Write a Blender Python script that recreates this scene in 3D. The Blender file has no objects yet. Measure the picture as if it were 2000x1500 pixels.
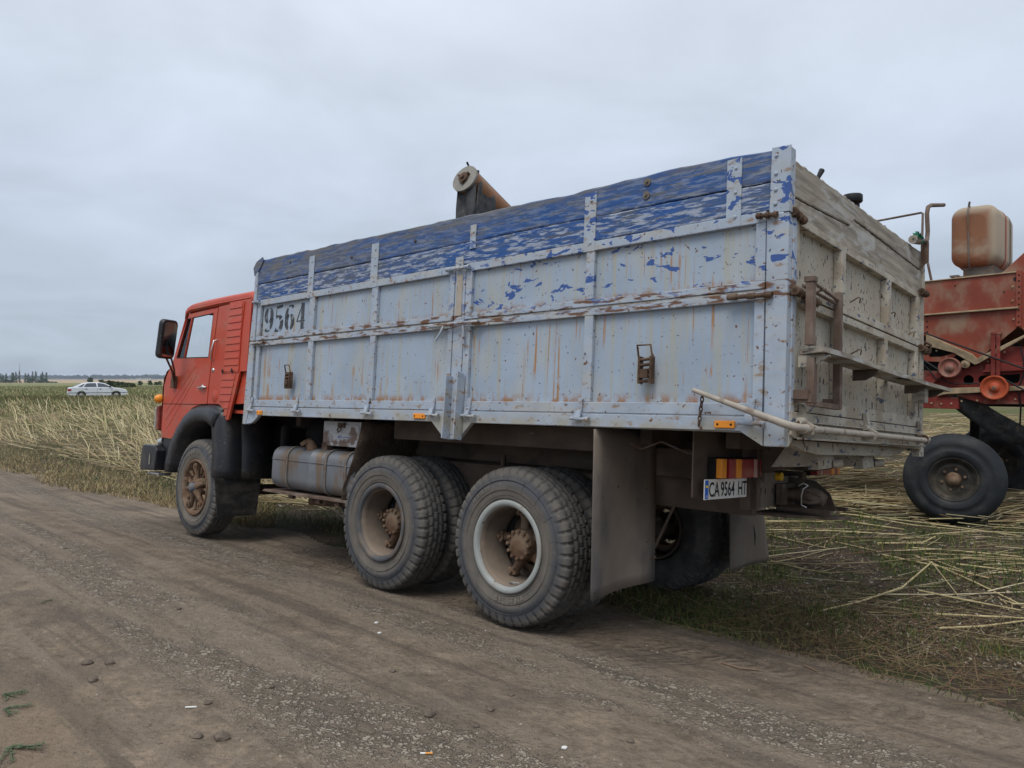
import bpy, bmesh, math, random
import numpy as np
from mathutils import Vector, Matrix
R=math.radians; PI=math.pi
random.seed(7); rng=np.random.default_rng(11)
sc=bpy.context.scene
# ------------------------------------------------------------------ camera
cd=bpy.data.cameras.new('camera'); cam=bpy.data.objects.new('camera',cd); sc.collection.objects.link(cam)
cam.location=(0,0,1.5); cam.rotation_euler=(R(90-0.48),0,0)
cd.sensor_width=36; cd.lens=36*1426.1/2000; cd.clip_start=.05; cd.clip_end=20000
sc.camera=cam
# ------------------------------------------------------------------ world + sun + exposure
SUN_EL,SUN_AZ=R(60),R(205)     # azimuth measured clockwise from +Y
w=bpy.data.worlds.new('World'); sc.world=w; w.use_nodes=True
nt=w.node_tree; nt.nodes.clear()
def wn(t,**k):
    n=nt.nodes.new(t)
    for a,b in k.items(): setattr(n,a,b)
    return n
out=wn('ShaderNodeOutputWorld'); 
sky=wn('ShaderNodeTexSky',sky_type='NISHITA',sun_disc=False,sun_elevation=SUN_EL,sun_rotation=SUN_AZ)
bg1=wn('ShaderNodeBackground'); bg1.inputs[1].default_value=0.06
nt.links.new(sky.outputs[0],bg1.inputs[0])
tc=wn('ShaderNodeTexCoord'); sep=wn('ShaderNodeSeparateXYZ'); nt.links.new(tc.outputs['Generated'],sep.inputs[0])
rp=wn('ShaderNodeValToRGB'); nt.links.new(sep.outputs[2],rp.inputs[0])
cr=rp.color_ramp; cr.elements[0].position=0; cr.elements[0].color=(.345,.405,.475,1)
cr.elements[1].position=1; cr.elements[1].color=(.92,.95,1.0,1)
for p_,c_ in ((.10,(.385,.450,.535,1)),(.25,(.462,.525,.620,1)),(.42,(.53,.585,.675,1)),(.55,(.62,.67,.75,1))):
    e=cr.elements.new(p_); e.color=c_
# soft cloud structure: direction projected on a high layer
dv=wn('ShaderNodeMath',operation='ADD'); dv.inputs[1].default_value=.22; nt.links.new(sep.outputs[2],dv.inputs[0])
cx=wn('ShaderNodeCombineXYZ')
for i in (0,1):
    m_=wn('ShaderNodeMath',operation='DIVIDE'); nt.links.new(sep.outputs[i],m_.inputs[0]); nt.links.new(dv.outputs[0],m_.inputs[1]); nt.links.new(m_.outputs[0],cx.inputs[i])
nz=wn('ShaderNodeTexNoise'); nz.inputs['Scale'].default_value=1.5; nz.inputs['Detail'].default_value=6; nz.inputs['Roughness'].default_value=.52; nz.inputs['Distortion'].default_value=.35
nt.links.new(cx.outputs[0],nz.inputs['Vector'])
mr=wn('ShaderNodeMapRange'); mr.inputs[1].default_value=.3; mr.inputs[2].default_value=.7; mr.inputs[3].default_value=.86; mr.inputs[4].default_value=1.12
nt.links.new(nz.outputs['Fac'],mr.inputs[0])
vm=wn('ShaderNodeVectorMath',operation='SCALE'); nt.links.new(rp.outputs[0],vm.inputs[0]); nt.links.new(mr.outputs[0],vm.inputs['Scale'])
bg2=wn('ShaderNodeBackground'); nt.links.new(vm.outputs[0],bg2.inputs[0]); bg2.inputs[1].default_value=1.0
mx=wn('ShaderNodeMixShader'); mx.inputs[0].default_value=.96
nt.links.new(bg1.outputs[0],mx.inputs[1]); nt.links.new(bg2.outputs[0],mx.inputs[2]); nt.links.new(mx.outputs[0],out.inputs[0])
sd=bpy.data.lights.new('sun','SUN'); so=bpy.data.objects.new('sun',sd); sc.collection.objects.link(so)
sd.energy=1.25; sd.angle=R(28); sd.color=(1,.97,.92)
dirv=Vector((math.sin(SUN_AZ)*math.cos(SUN_EL),math.cos(SUN_AZ)*math.cos(SUN_EL),math.sin(SUN_EL)))
so.rotation_euler=dirv.to_track_quat('Z','Y').to_euler()
sc.view_settings.view_transform='Standard'; sc.view_settings.look='None'; sc.view_settings.exposure=.42; sc.view_settings.gamma=1
# ------------------------------------------------------------------ material helper
class MT:
    def __init__(s,name,base,rough=.75,metal=0,spec=.35):
        s.m=bpy.data.materials.new(name); s.m.use_nodes=True; s.t=s.m.node_tree
        s.b=s.t.nodes['Principled BSDF']; s.b.inputs['Roughness'].default_value=rough; s.b.inputs['Metallic'].default_value=metal
        s.b.inputs['Specular IOR Level'].default_value=spec
        s.b.inputs['Base Color'].default_value=(*base,1); s.col=None; s.base=base
        s.co=None; s.bump_in=None
    def n(s,t,**k):
        n=s.t.nodes.new(t)
        for a,b in k.items(): setattr(n,a,b)
        return n
    def L(s,a,b): s.t.links.new(a,b)
    def coord(s):
        if s.co is None: s.co=s.n('ShaderNodeTexCoord').outputs['Object']
        return s.co
    def vec(s,scale=(1,1,1),off=(0,0,0),rot=0):
        m=s.n('ShaderNodeMapping'); s.L(s.coord(),m.inputs[0]); m.inputs['Location'].default_value=off
        m.inputs['Rotation'].default_value=(0,0,rot); m.inputs['Scale'].default_value=scale; return m.outputs[0]
    def noise(s,scale=(1,1,1),detail=4,rough=.55,off=(0,0,0),dist=0,rot=0,vec=None):
        if not isinstance(scale,(tuple,list)): scale=(scale,)*3
        n=s.n('ShaderNodeTexNoise'); n.inputs['Scale'].default_value=1; n.inputs['Detail'].default_value=detail
        n.inputs['Roughness'].default_value=rough; n.inputs['Distortion'].default_value=dist
        if rot:
            v=s.vec((1,1,1),(0,0,0),rot); m=s.n('ShaderNodeMapping'); s.L(v,m.inputs[0]); m.inputs['Scale'].default_value=scale; m.inputs['Location'].default_value=off; v=m.outputs[0]
        else: v=s.vec(scale,off)
        s.L(v,n.inputs['Vector']); return n.outputs['Fac']
    def ramp(s,a,lo,hi,o0=0,o1=1,smooth=True):
        m=s.n('ShaderNodeMapRange'); m.clamp=True
        if smooth: m.interpolation_type='SMOOTHSTEP'
        if isinstance(a,(int,float)): m.inputs[0].default_value=a
        else: s.L(a,m.inputs[0])
        for i,v in zip((1,2,3,4),(lo,hi,o0,o1)): m.inputs[i].default_value=v
        return m.outputs[0]
    def op(s,o,a,b=0.):
        m=s.n('ShaderNodeMath',operation=o)
        for i,v in enumerate((a,b)):
            if isinstance(v,(int,float)): m.inputs[i].default_value=v
            else: s.L(v,m.inputs[i])
        return m.outputs[0]
    def axis(s,i,rot=0):
        q=s.n('ShaderNodeSeparateXYZ'); s.L(s.coord() if not rot else s.vec(rot=rot),q.inputs[0]); return q.outputs[i]
    def band(s,i,a,b,c=None,d=None,rot=0):
        x=s.axis(i,rot); r=s.ramp(x,a,b)
        if c is not None: r=s.op('MULTIPLY',r,s.ramp(x,c,d,1,0))
        return r
    def mix(s,color,fac):
        m=s.n('ShaderNodeMix',data_type='RGBA')
        if isinstance(fac,(int,float)): m.inputs[0].default_value=fac
        else: s.L(fac,m.inputs[0])
        if s.col is None: m.inputs[6].default_value=(*s.base,1)
        else: s.L(s.col,m.inputs[6])
        if isinstance(color,(tuple,list)): m.inputs[7].default_value=(*color,1)
        else: s.L(color,m.inputs[7])
        s.col=m.outputs[2]; return s
    def vary(s,scale,lo=.8,hi=1.2,detail=5,rot=0):
        f=s.ramp(s.noise(scale,detail,rot=rot),.3,.7,lo,hi,False)
        m=s.n('ShaderNodeVectorMath',operation='SCALE')
        if s.col is None: m.inputs[0].default_value=s.base
        else: s.L(s.col,m.inputs[0])
        s.L(f,m.inputs['Scale']); s.col=m.outputs[0]; return s
    def attr(s,name='col'):
        a=s.n('ShaderNodeAttribute'); a.attribute_name=name; s.col=a.outputs['Color']; return s
    def rough(s,f,a,b):
        s.L(s.ramp(f,0,1,a,b,False),s.b.inputs['Roughness']); return s
    def bump(s,h,strength=.3,dist=.01):
        b=s.n('ShaderNodeBump'); b.inputs['Strength'].default_value=strength; b.inputs['Distance'].default_value=dist
        s.L(h,b.inputs['Height'])
        if s.bump_in is not None: s.L(s.bump_in,b.inputs['Normal'])
        s.bump_in=b.outputs[0]; return s
    def done(s):
        if s.col is not None: s.L(s.col,s.b.inputs['Base Color'])
        if s.bump_in is not None: s.L(s.bump_in,s.b.inputs['Normal'])
        return s.m
RUST=(.13,.06,.028); OCHRE=(.36,.20,.07); DUST=(.20,.155,.115); BLUE=(.022,.065,.22)
def m_panel():
    k=MT('painted_steel_sheet',(.305,.372,.460),.55,0,.4)
    k.vary((2.2,2,1.6),.86,1.1); k.mix((.40,.40,.36),k.op('MULTIPLY',k.ramp(k.noise((5,5,2),5),.45,.7),.5))
    # faint yellowish water runs, then strong ochre runs under the upper rails
    k.mix((.36,.34,.24),k.op('MULTIPLY',k.ramp(k.noise((24,24,.9),6,.62),.50,.66),.65))
    br=k.ramp(k.noise((3.2,1,2.6),3,off=(3,1,2)),.47,.60)
    k.mix((.33,.17,.06),k.op('MULTIPLY',k.op('MULTIPLY',k.ramp(k.noise((36,36,.9),5,off=(5,0,0)),.54,.65),br),.95))
    # rust along the foot of each sheet
    for z0,z1 in ((1.50,1.425),(2.075,2.015)):
        z=k.axis(2); bd=k.op('MULTIPLY',k.ramp(z,z0,z1),k.ramp(z,z1-.06,z1-.03))
        k.mix((.27,.13,.05),k.op('MULTIPLY',bd,k.ramp(k.noise((14,14,10),6,off=(1,4,0)),.42,.6)))
    k.mix(RUST,k.ramp(k.noise((30,30,24),3,off=(9,2,1)),.675,.695))
    k.mix((.05,.04,.04),k.ramp(k.noise((60,60,45),2,off=(2,7,1)),.705,.73))
    up=k.op('MULTIPLY',k.band(0,-2.5,-2.2),k.band(2,1.93,2.0))
    k.mix((.035,.085,.27),k.op('MULTIPLY',up,k.ramp(k.noise((11,11,21),3,off=(1.5,3,4),dist=.5),.615,.63)))
    k.bump(k.noise((7,7,7),3),.25,.012); return k.done()
def m_frame():
    k=MT('painted_steel_frame',(.335,.39,.465),.55,0,.4)
    k.vary((6,6,6),.85,1.1)
    k.mix((.40,.38,.33),k.op('MULTIPLY',k.ramp(k.noise((4,4,9),5,off=(3,3,0)),.45,.68),.6))
    k.mix((.24,.15,.08),k.op('MULTIPLY',k.ramp(k.noise((13,13,24),6,off=(1,0,4)),.55,.68),.8)); k.mix((.33,.32,.28),k.op('MULTIPLY',k.band(2,1.36,1.30),k.ramp(k.noise((5,5,5),5,off=(6,0,4)),.4,.6)))
    mid=k.op('MULTIPLY',k.band(2,1.90,1.95),k.band(2,2.07,2.02,None,None)) if False else k.band(2,1.92,1.95,2.02,2.05)
    k.mix((.13,.062,.032),k.op('MULTIPLY',mid,k.ramp(k.noise((7,5,34),6,off=(8,1,1)),.50,.58)))
    k.mix(RUST,k.ramp(k.noise((24,24,28),4,off=(9,2,1)),.635,.67))
    up=k.op('MULTIPLY',k.band(0,-3.2,-1.6,.5,1),k.band(2,1.9,2.1))
    k.mix((.035,.085,.27),k.op('MULTIPLY',up,k.ramp(k.noise((11,11,19),4,off=(1.5,3,4),dist=.4),.575,.59)))
    k.mix((.07,.08,.11),k.ramp(k.noise((40,40,30),3,off=(4,4,4)),.68,.70))
    k.bump(k.noise((25,25,25),4),.25,.006); return k.done()
def m_wood_blue():
    k=MT('peeling_blue_boards',(.11,.12,.14),.85,0,.2)
    k.vary((1.5,20,38),.6,1.5)
    k.mix((.028,.086,.25),k.op('MULTIPLY',k.ramp(k.noise((3.6,8,34),7,.7),.38,.54),k.ramp(k.noise((.55,1,3),3),.34,.62,.15,1)))
    k.mix((.035,.10,.30),k.op('MULTIPLY',k.ramp(k.noise((5,8,26),6,.6,off=(3,0,2)),.5,.62),.6))
    lo=k.op('ADD',k.band(2,2.45,2.36,None,None) if False else k.ramp(k.axis(2),2.535,2.525),k.op('MULTIPLY',k.band(0,-1.6,-.6),.25))
    wp=k.ramp(k.noise((6.5,8,46),7,.72,off=(7,2,5)),.50,.56)
    k.mix((.32,.36,.44),k.op('MULTIPLY',wp,k.ramp(lo,0,1,.28,.92)))
    k.mix((.15,.145,.14),k.op('MULTIPLY',k.ramp(k.op('ADD',k.axis(2),k.op('MULTIPLY',k.axis(0),-.012)),2.64,2.73),k.ramp(k.noise((3,5,18),5,off=(1,1,8)),.4,.6,.1,.85)))
    k.mix((.03,.028,.026),k.ramp(k.noise((1.1,9,75),3,off=(2,0,1)),.69,.71))
    k.bump(k.noise((2,30,60),4),.5,.008); return k.done()
def m_wood_grey():
    k=MT('weathered_grey_boards',(.30,.265,.22),.9,0,.15)
    k.vary((20,2.0,30),.6,1.35)
    k.mix((.43,.43,.42),k.op('MULTIPLY',k.ramp(k.noise((3,2.2,9),5,dist=1.5),.48,.66),.8))
    k.mix((.17,.13,.09),k.op('MULTIPLY',k.ramp(k.noise((3,3,6),5,off=(4,4,4),dist=1),.55,.7),.7))
    k.mix((.05,.045,.04),k.ramp(k.noise((9,1.2,70),3,off=(2,0,1)),.68,.71))
    k.bump(k.noise((30,2,60),4),.4,.006); return k.done()
def m_gate():
    k=MT('dusty_gate_paint',(.39,.355,.295),.8,0,.25)
    k.vary((3,3,3),.82,1.12)
    k.mix((.36,.31,.24),k.op('MULTIPLY',k.ramp(k.noise((3,3,1.2),5),.42,.65),.7))
    k.mix((.05,.045,.05),k.ramp(k.noise((42,40,24),3,off=(4,1,1),dist=.4),.612,.635))
    k.mix((.06,.075,.12),k.ramp(k.noise((26,22,20),4,off=(9,1,1)),.69,.705))
    k.mix((.12,.07,.04),k.op('MULTIPLY',k.ramp(k.noise((14,11,3),4,off=(0,8,1)),.66,.72),.8))
    k.bump(k.noise((14,14,14),4),.2,.006); return k.done()
def m_gate_frame():
    k=MT('dusty_gate_frame',(.42,.385,.32),.8,0,.25)
    k.vary((7,7,7),.8,1.12)
    k.mix((.30,.25,.19),k.op('MULTIPLY',k.ramp(k.noise((4,4,6),5),.45,.6),.8))
    k.mix((.10,.12,.17),k.ramp(k.noise((30,14,36),5,off=(2,1,1)),.60,.64))
    k.mix((.10,.055,.03),k.ramp(k.noise((22,22,16),4,off=(4,1,1)),.64,.67))
    k.bump(k.noise((30,30,30),4),.3,.005); return k.done()
def simple(name,base,rough=.8,metal=0,spec=.3,var=None,dust=None,rust=None,bump=None,specks=None):
    k=MT(name,base,rough,metal,spec)
    if var: k.vary(*var)
    if dust: k.mix(dust[0],k.op('MULTIPLY',k.ramp(k.noise(dust[1],5),dust[2],dust[3]),dust[4]))
    if rust: k.mix(rust[0],k.ramp(k.noise(rust[1],5,off=(3,5,1)),rust[2],rust[3]))
    if specks: k.mix(specks[0],k.ramp(k.noise(specks[1],2,off=(1,5,3)),specks[2],specks[3]))
    if bump: k.bump(k.noise(bump[0],5),bump[1],bump[2])
    return k.done()
M={}
M['panel']=m_panel(); M['frame']=m_frame(); M['wood']=m_wood_blue(); M['woodg']=m_wood_grey(); M['gate']=m_gate(); M['gatef']=m_gate_frame()
def m_red():
    k=MT('faded_red_cab_paint',(.46,.055,.024),.42,0,.35)
    k.vary((1.6,1.6,1.3),.92,1.06)
    k.mix((.42,.12,.06),k.op('MULTIPLY',k.ramp(k.noise((3,3,2),5),.42,.72),.3)); k.mix((.33,.17,.11),k.op('MULTIPLY',k.ramp(k.noise((2.2,2.2,5),6,.65,off=(7,1,3)),.50,.70),.35))
    k.mix((.25,.13,.09),k.op('MULTIPLY',k.op('MULTIPLY',k.ramp(k.axis(2),1.55,1.0),k.ramp(k.noise((7,7,5),6),.4,.7)),.45))
    k.mix((.12,.03,.02),k.ramp(k.noise((34,34,30),3,off=(5,5,5)),.70,.72))
    k.bump(k.noise((9,9,9),2),.06,.01); return k.done()
M['red']=m_red()
M['black']=simple('black_fender_paint',(.012,.013,.017),.42,0,.5,((5,5,5),.7,1.4),((.09,.075,.06),(6,6,4),.45,.75,.4),specks=((.12,.11,.10),(40,40,40),.68,.72))
M['rubber']=simple('black_rubber',(.025,.024,.023),.8,0,.25,((8,8,8),.7,1.4),((.13,.11,.09),(6,6,9),.4,.7,.55))
def m_tyre(name,dust):
    k=MT(name,(.046,.047,.050),.78,0,.3)
    k.vary((6,6,6),.8,1.2)
    y=k.axis(1); side=k.ramp(y,.05,-.02)    # local: outer sidewall is at y<0
    q=k.n('ShaderNodeVectorMath',operation='LENGTH'); m_=k.n('ShaderNodeMapping'); m_.inputs['Scale'].default_value=(1,0,1); k.L(k.coord(),m_.inputs[0]); k.L(m_.outputs[0],q.inputs[0]); rad_=q.outputs['Value']
    k.mix((.115,.106,.095),k.ramp(k.noise((9,9,9),5,off=(3,3,3)),.3,.7,.2,.85))
    ring=k.op('ADD',k.ramp(rad_,.43,.33,.25,1),k.ramp(rad_,.445,.47,0,.5))
    k.mix((.215,.18,.14),k.op('MULTIPLY',k.op('MULTIPLY',side,ring),k.ramp(k.noise((5,5,5),5),.25,.75,dust*.45,dust)))
    k.mix((.058,.064,.076),k.op('MULTIPLY',k.op('MULTIPLY',side,k.ramp(k.op('ABSOLUTE',k.op('SUBTRACT',rad_,.425)),.055,.015)),k.ramp(k.noise((3,3,3),4,off=(1,9,2)),.30,.6,.3,.95)))
    k.mix((.20,.17,.135),k.op('MULTIPLY',k.ramp(k.noise((22,22,22),5,off=(4,1,7)),.60,.72),.5)); k.bump(k.noise((40,40,40),3),.15,.004); return k.done()
M['tyre']=m_tyre('dusty_tyre_rubber',.62); M['tyre2']=m_tyre('very_dusty_tyre_rubber',1.0)
M['tyre3']=simple('combine_tyre_rubber',(.017,.020,.024),.7,0,.35,((5,5,5),.8,1.25),((.07,.065,.058),(6,6,6),.45,.75,.5))
M['letter']=simple('raised_rubber_lettering',(.19,.165,.135),.8,0,.25)
M['rimw']=simple('pale_grey_rim_paint',(.30,.315,.30),.6,0,.4,((6,6,6),.85,1.1),((.22,.17,.12),(5,5,5),.5,.75,.6),((.12,.06,.03),(25,25,25),.66,.7))
M['rimd']=simple('dusty_dark_rim',(.075,.078,.085),.7,0,.3,((6,6,6),.75,1.2),((.19,.145,.105),(4,4,4),.45,.70,.8),((.14,.06,.03),(14,14,14),.60,.68))
M['rimi']=simple('dusty_rim_barrel',(.13,.105,.085),.85,0,.2,((6,6,6),.8,1.2),((.26,.20,.15),(4,4,4),.4,.7,.7))
M['hitch']=simple('dusty_brown_hitch',(.085,.064,.050),.85,.1,.2,((9,9,9),.7,1.3),((.19,.15,.115),(8,8,8),.45,.7,.8),bump=((50,50,50),.4,.004)); M['mudg']=simple('mud_caked_guard',(.075,.056,.044),.95,0,.1,((6,6,6),.7,1.3),((.14,.105,.08),(7,7,7),.45,.7,.8),bump=((35,35,35),1,.02))
M['hub']=simple('rusty_dusty_hub',(.135,.082,.052),.9,0,.15,((12,12,12),.7,1.25),((.23,.17,.12),(9,9,9),.40,.66,.75),bump=((50,50,50),.4,.004))
M['hubcap']=simple('blue_grey_hub_cap',(.10,.12,.15),.6,0,.3,None,(DUST,(9,9,9),.5,.7,.7))
M['chassis']=simple('muddy_chassis',(.085,.065,.052),.9,0,.15,((4,4,4),.7,1.3),((.125,.095,.072),(3,3,5),.42,.66,.9),bump=((30,30,30),.4,.006))
M['dark']=simple('dark_underbody',(.016,.015,.015),.9,0,.1,((4,4,4),.7,1.4))
M['flap']=simple('dusty_rubber_flap',(.175,.145,.118),.85,0,.2,((3,3,2),.82,1.12),((.06,.06,.065),(2.5,2.5,1.2),.52,.72,.75),specks=((.02,.02,.02),(30,30,30),.72,.74))
M['tank']=simple('worn_steel_tank',(.17,.18,.195),.5,.35,.5,((3,3,3),.75,1.2),((.17,.12,.08),(6,6,2),.48,.64,.9),((.13,.06,.03),(12,12,8),.62,.7))
M['strap']=simple('dirty_steel_strap',(.16,.14,.12),.75,.2,.3,((9,9,9),.8,1.2),rust=((.15,.08,.045),(9,9,9),.5,.65))
M['rust']=simple('brown_rusted_steel',(.10,.062,.042),.85,.1,.25,((12,12,12),.6,1.4),((.24,.18,.13),(10,10,10),.5,.7,.5),bump=((60,60,60),.4,.003))
M['angle']=simple('brown_angle_steel',(.125,.085,.066),.8,.1,.25,((8,8,8),.75,1.25),((.26,.21,.17),(7,7,7),.45,.7,.6))
M['pipe']=simple('dusty_pale_pipe',(.36,.32,.27),.7,0,.3,((9,9,9),.85,1.12),((.15,.10,.07),(12,12,12),.55,.66,.8))
M['whitebox']=simple('chipped_white_box_paint',(.50,.51,.52),.6,0,.35,((5,5,5),.9,1.08),((.17,.10,.065),(5,5,5),.52,.60,.9))
M['amber']=simple('amber_reflector',(.80,.27,.012),.35,0,.5)
M['redlens']=simple('red_lens',(.30,.022,.028),.3,0,.5,None,((.2,.12,.1),(12,12,12),.5,.7,.35))
M['palelens']=simple('pale_dusty_lens',(.42,.27,.24),.4,0,.5)
M['plate']=simple('white_plate',(.66,.65,.62),.5,0,.4,None,((.45,.40,.33),(9,9,9),.45,.7,.4))
M['ink']=simple('black_lettering',(.012,.012,.014),.6)
M['stencil']=simple('worn_black_stencil_paint',(.045,.05,.058),.7,0,.3,((30,30,30),.6,1.8),((.25,.27,.31),(26,26,20),.60,.66,.8))
M['pblue']=simple('plate_blue',(.02,.12,.50),.5); M['yel']=simple('plate_yellow',(.80,.62,.03),.5); M['yelcap']=simple('yellow_plastic_cap',(.62,.36,.02),.45)
M['chrome']=simple('worn_chrome',(.55,.55,.55),.3,.9,.5)
M['seat']=simple('dark_cab_trim',(.02,.02,.022),.8)
M['combine']=simple('dusty_combine_red',(.25,.052,.028),.55,0,.35,((2,2,2),.75,1.2),((.27,.19,.125),(3.5,3.5,2.6),.42,.68,.9),((.36,.075,.025),(1.7,1.7,1.7),.54,.62))
M['combine2']=simple('dark_combine_red',(.20,.030,.022),.6,0,.3,((3,3,3),.7,1.25),((.28,.21,.14),(4,4,4),.50,.7,.8))
M['chaff']=simple('settled_chaff_dust',(.36,.275,.175),.95,0,.1,((14,14,14),.75,1.2),bump=((60,60,60),.5,.006))
k=MT('orange_tank_paint',(.23,.10,.050),.6,0,.3); k.vary((3,3,3),.85,1.15); k.mix((.36,.31,.23),k.op('MAXIMUM',k.op('MULTIPLY',k.ramp(k.noise((1.8,1.8,2.5),5),.50,.68),.7),k.op('MAXIMUM',k.op('MULTIPLY',k.ramp(k.axis(0),.20,.30),.92),k.op('MULTIPLY',k.ramp(k.axis(2),3.46,3.58),.8)))); M['orange']=k.done()
M['pulley']=simple('orange_pulley_paint',(.40,.07,.022),.6,0,.35,((9,9,9),.8,1.15),((.24,.17,.12),(8,8,8),.5,.72,.6))
M['pulley2']=simple('dusty_pink_pulley_paint',(.26,.10,.075),.7,0,.3,((9,9,9),.8,1.15),((.27,.20,.15),(8,8,8),.45,.7,.6))
M['augerp']=simple('worn_orange_auger_tube',(.25,.12,.06),.65,0,.3,((5,5,5),.75,1.2),((.30,.24,.18),(6,6,6),.5,.7,.6))
M['disc']=simple('pale_auger_end_plate',(.24,.23,.205),.75,0,.25,((12,12,12),.88,1.1))
M['canvas']=simple('dark_torn_canvas',(.065,.067,.070),.9,0,.15,((12,12,12),.7,1.4),((.16,.14,.12),(14,14,7),.56,.68,.7),bump=((40,40,40),.5,.008))
def m_glass(name,tint=(.93,.95,.96),mixf=.35):
    m=bpy.data.materials.new(name); m.use_nodes=True; t=m.node_tree; t.nodes.clear()
    o=t.nodes.new('ShaderNodeOutputMaterial'); g=t.nodes.new('ShaderNodeBsdfGlossy'); g.inputs['Roughness'].default_value=.05; g.inputs['Color'].default_value=(.8,.85,.9,1)
    tr=t.nodes.new('ShaderNodeBsdfTransparent'); tr.inputs[0].default_value=(*tint,1)
    fr=t.nodes.new('ShaderNodeFresnel'); fr.inputs[0].default_value=1.45; mm=t.nodes.new('ShaderNodeMixShader')
    t.links.new(fr.outputs[0],mm.inputs[0]); t.links.new(tr.outputs[0],mm.inputs[1]); t.links.new(g.outputs[0],mm.inputs[2]); t.links.new(mm.outputs[0],o.inputs[0]); return m
M['glass']=m_glass('window_glass'); M['carglass']=simple('tinted_car_glass',(.05,.06,.075),.12,0,.6)
M['mirror']=simple('mirror_glass_face',(.55,.57,.6),.04,1,.6)
M['carwhite']=simple('white_car_paint',(.66,.69,.73),.3,0,.5); M['carred']=simple('car_lamp_red',(.30,.03,.03),.3)
M['stalk']=simple('dry_yellow_stalk',(.45,.37,.20),.65,0,.25,((9,9,9),.75,1.2),((.22,.16,.08),(6,6,6),.55,.7,.7)); M['weedstem']=simple('dead_weed_stem',(.14,.09,.06),.9)
M['stone']=simple('earth_clod',(.13,.105,.085),.95,0,.1,((30,30,30),.7,1.3),bump=((60,60,60),.5,.004)); M['filter']=simple('orange_filter',(.65,.30,.08),.8)
M['twig']=simple('dry_brown_twig',(.22,.15,.10),.85); M['leaf']=simple('small_green_leaves',(.085,.11,.06),.8); M['poplar']=simple('poplar_leaves',(.055,.095,.035),.9,0,.1,((.3,.3,.3),.7,1.35)); M['bark']=simple('grey_bark',(.09,.08,.07),.9)
M['bush']=simple('bush_leaves',(.075,.10,.040),.9,0,.1,((1,1,1),.7,1.4)); M['farwood']=simple('far_wood_leaves',(.035,.055,.05),.95,0,.0,((.02,.02,.02),.85,1.15))
M['darkrim']=simple('dark_dusty_rim',(.035,.032,.028),.8,0,.2,((9,9,9),.8,1.2),((.12,.10,.075),(6,6,6),.48,.7,.6)); M['rag']=simple('green_rag',(.02,.16,.10),.8,0,.2,((20,20,20),.5,1.5))
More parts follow.
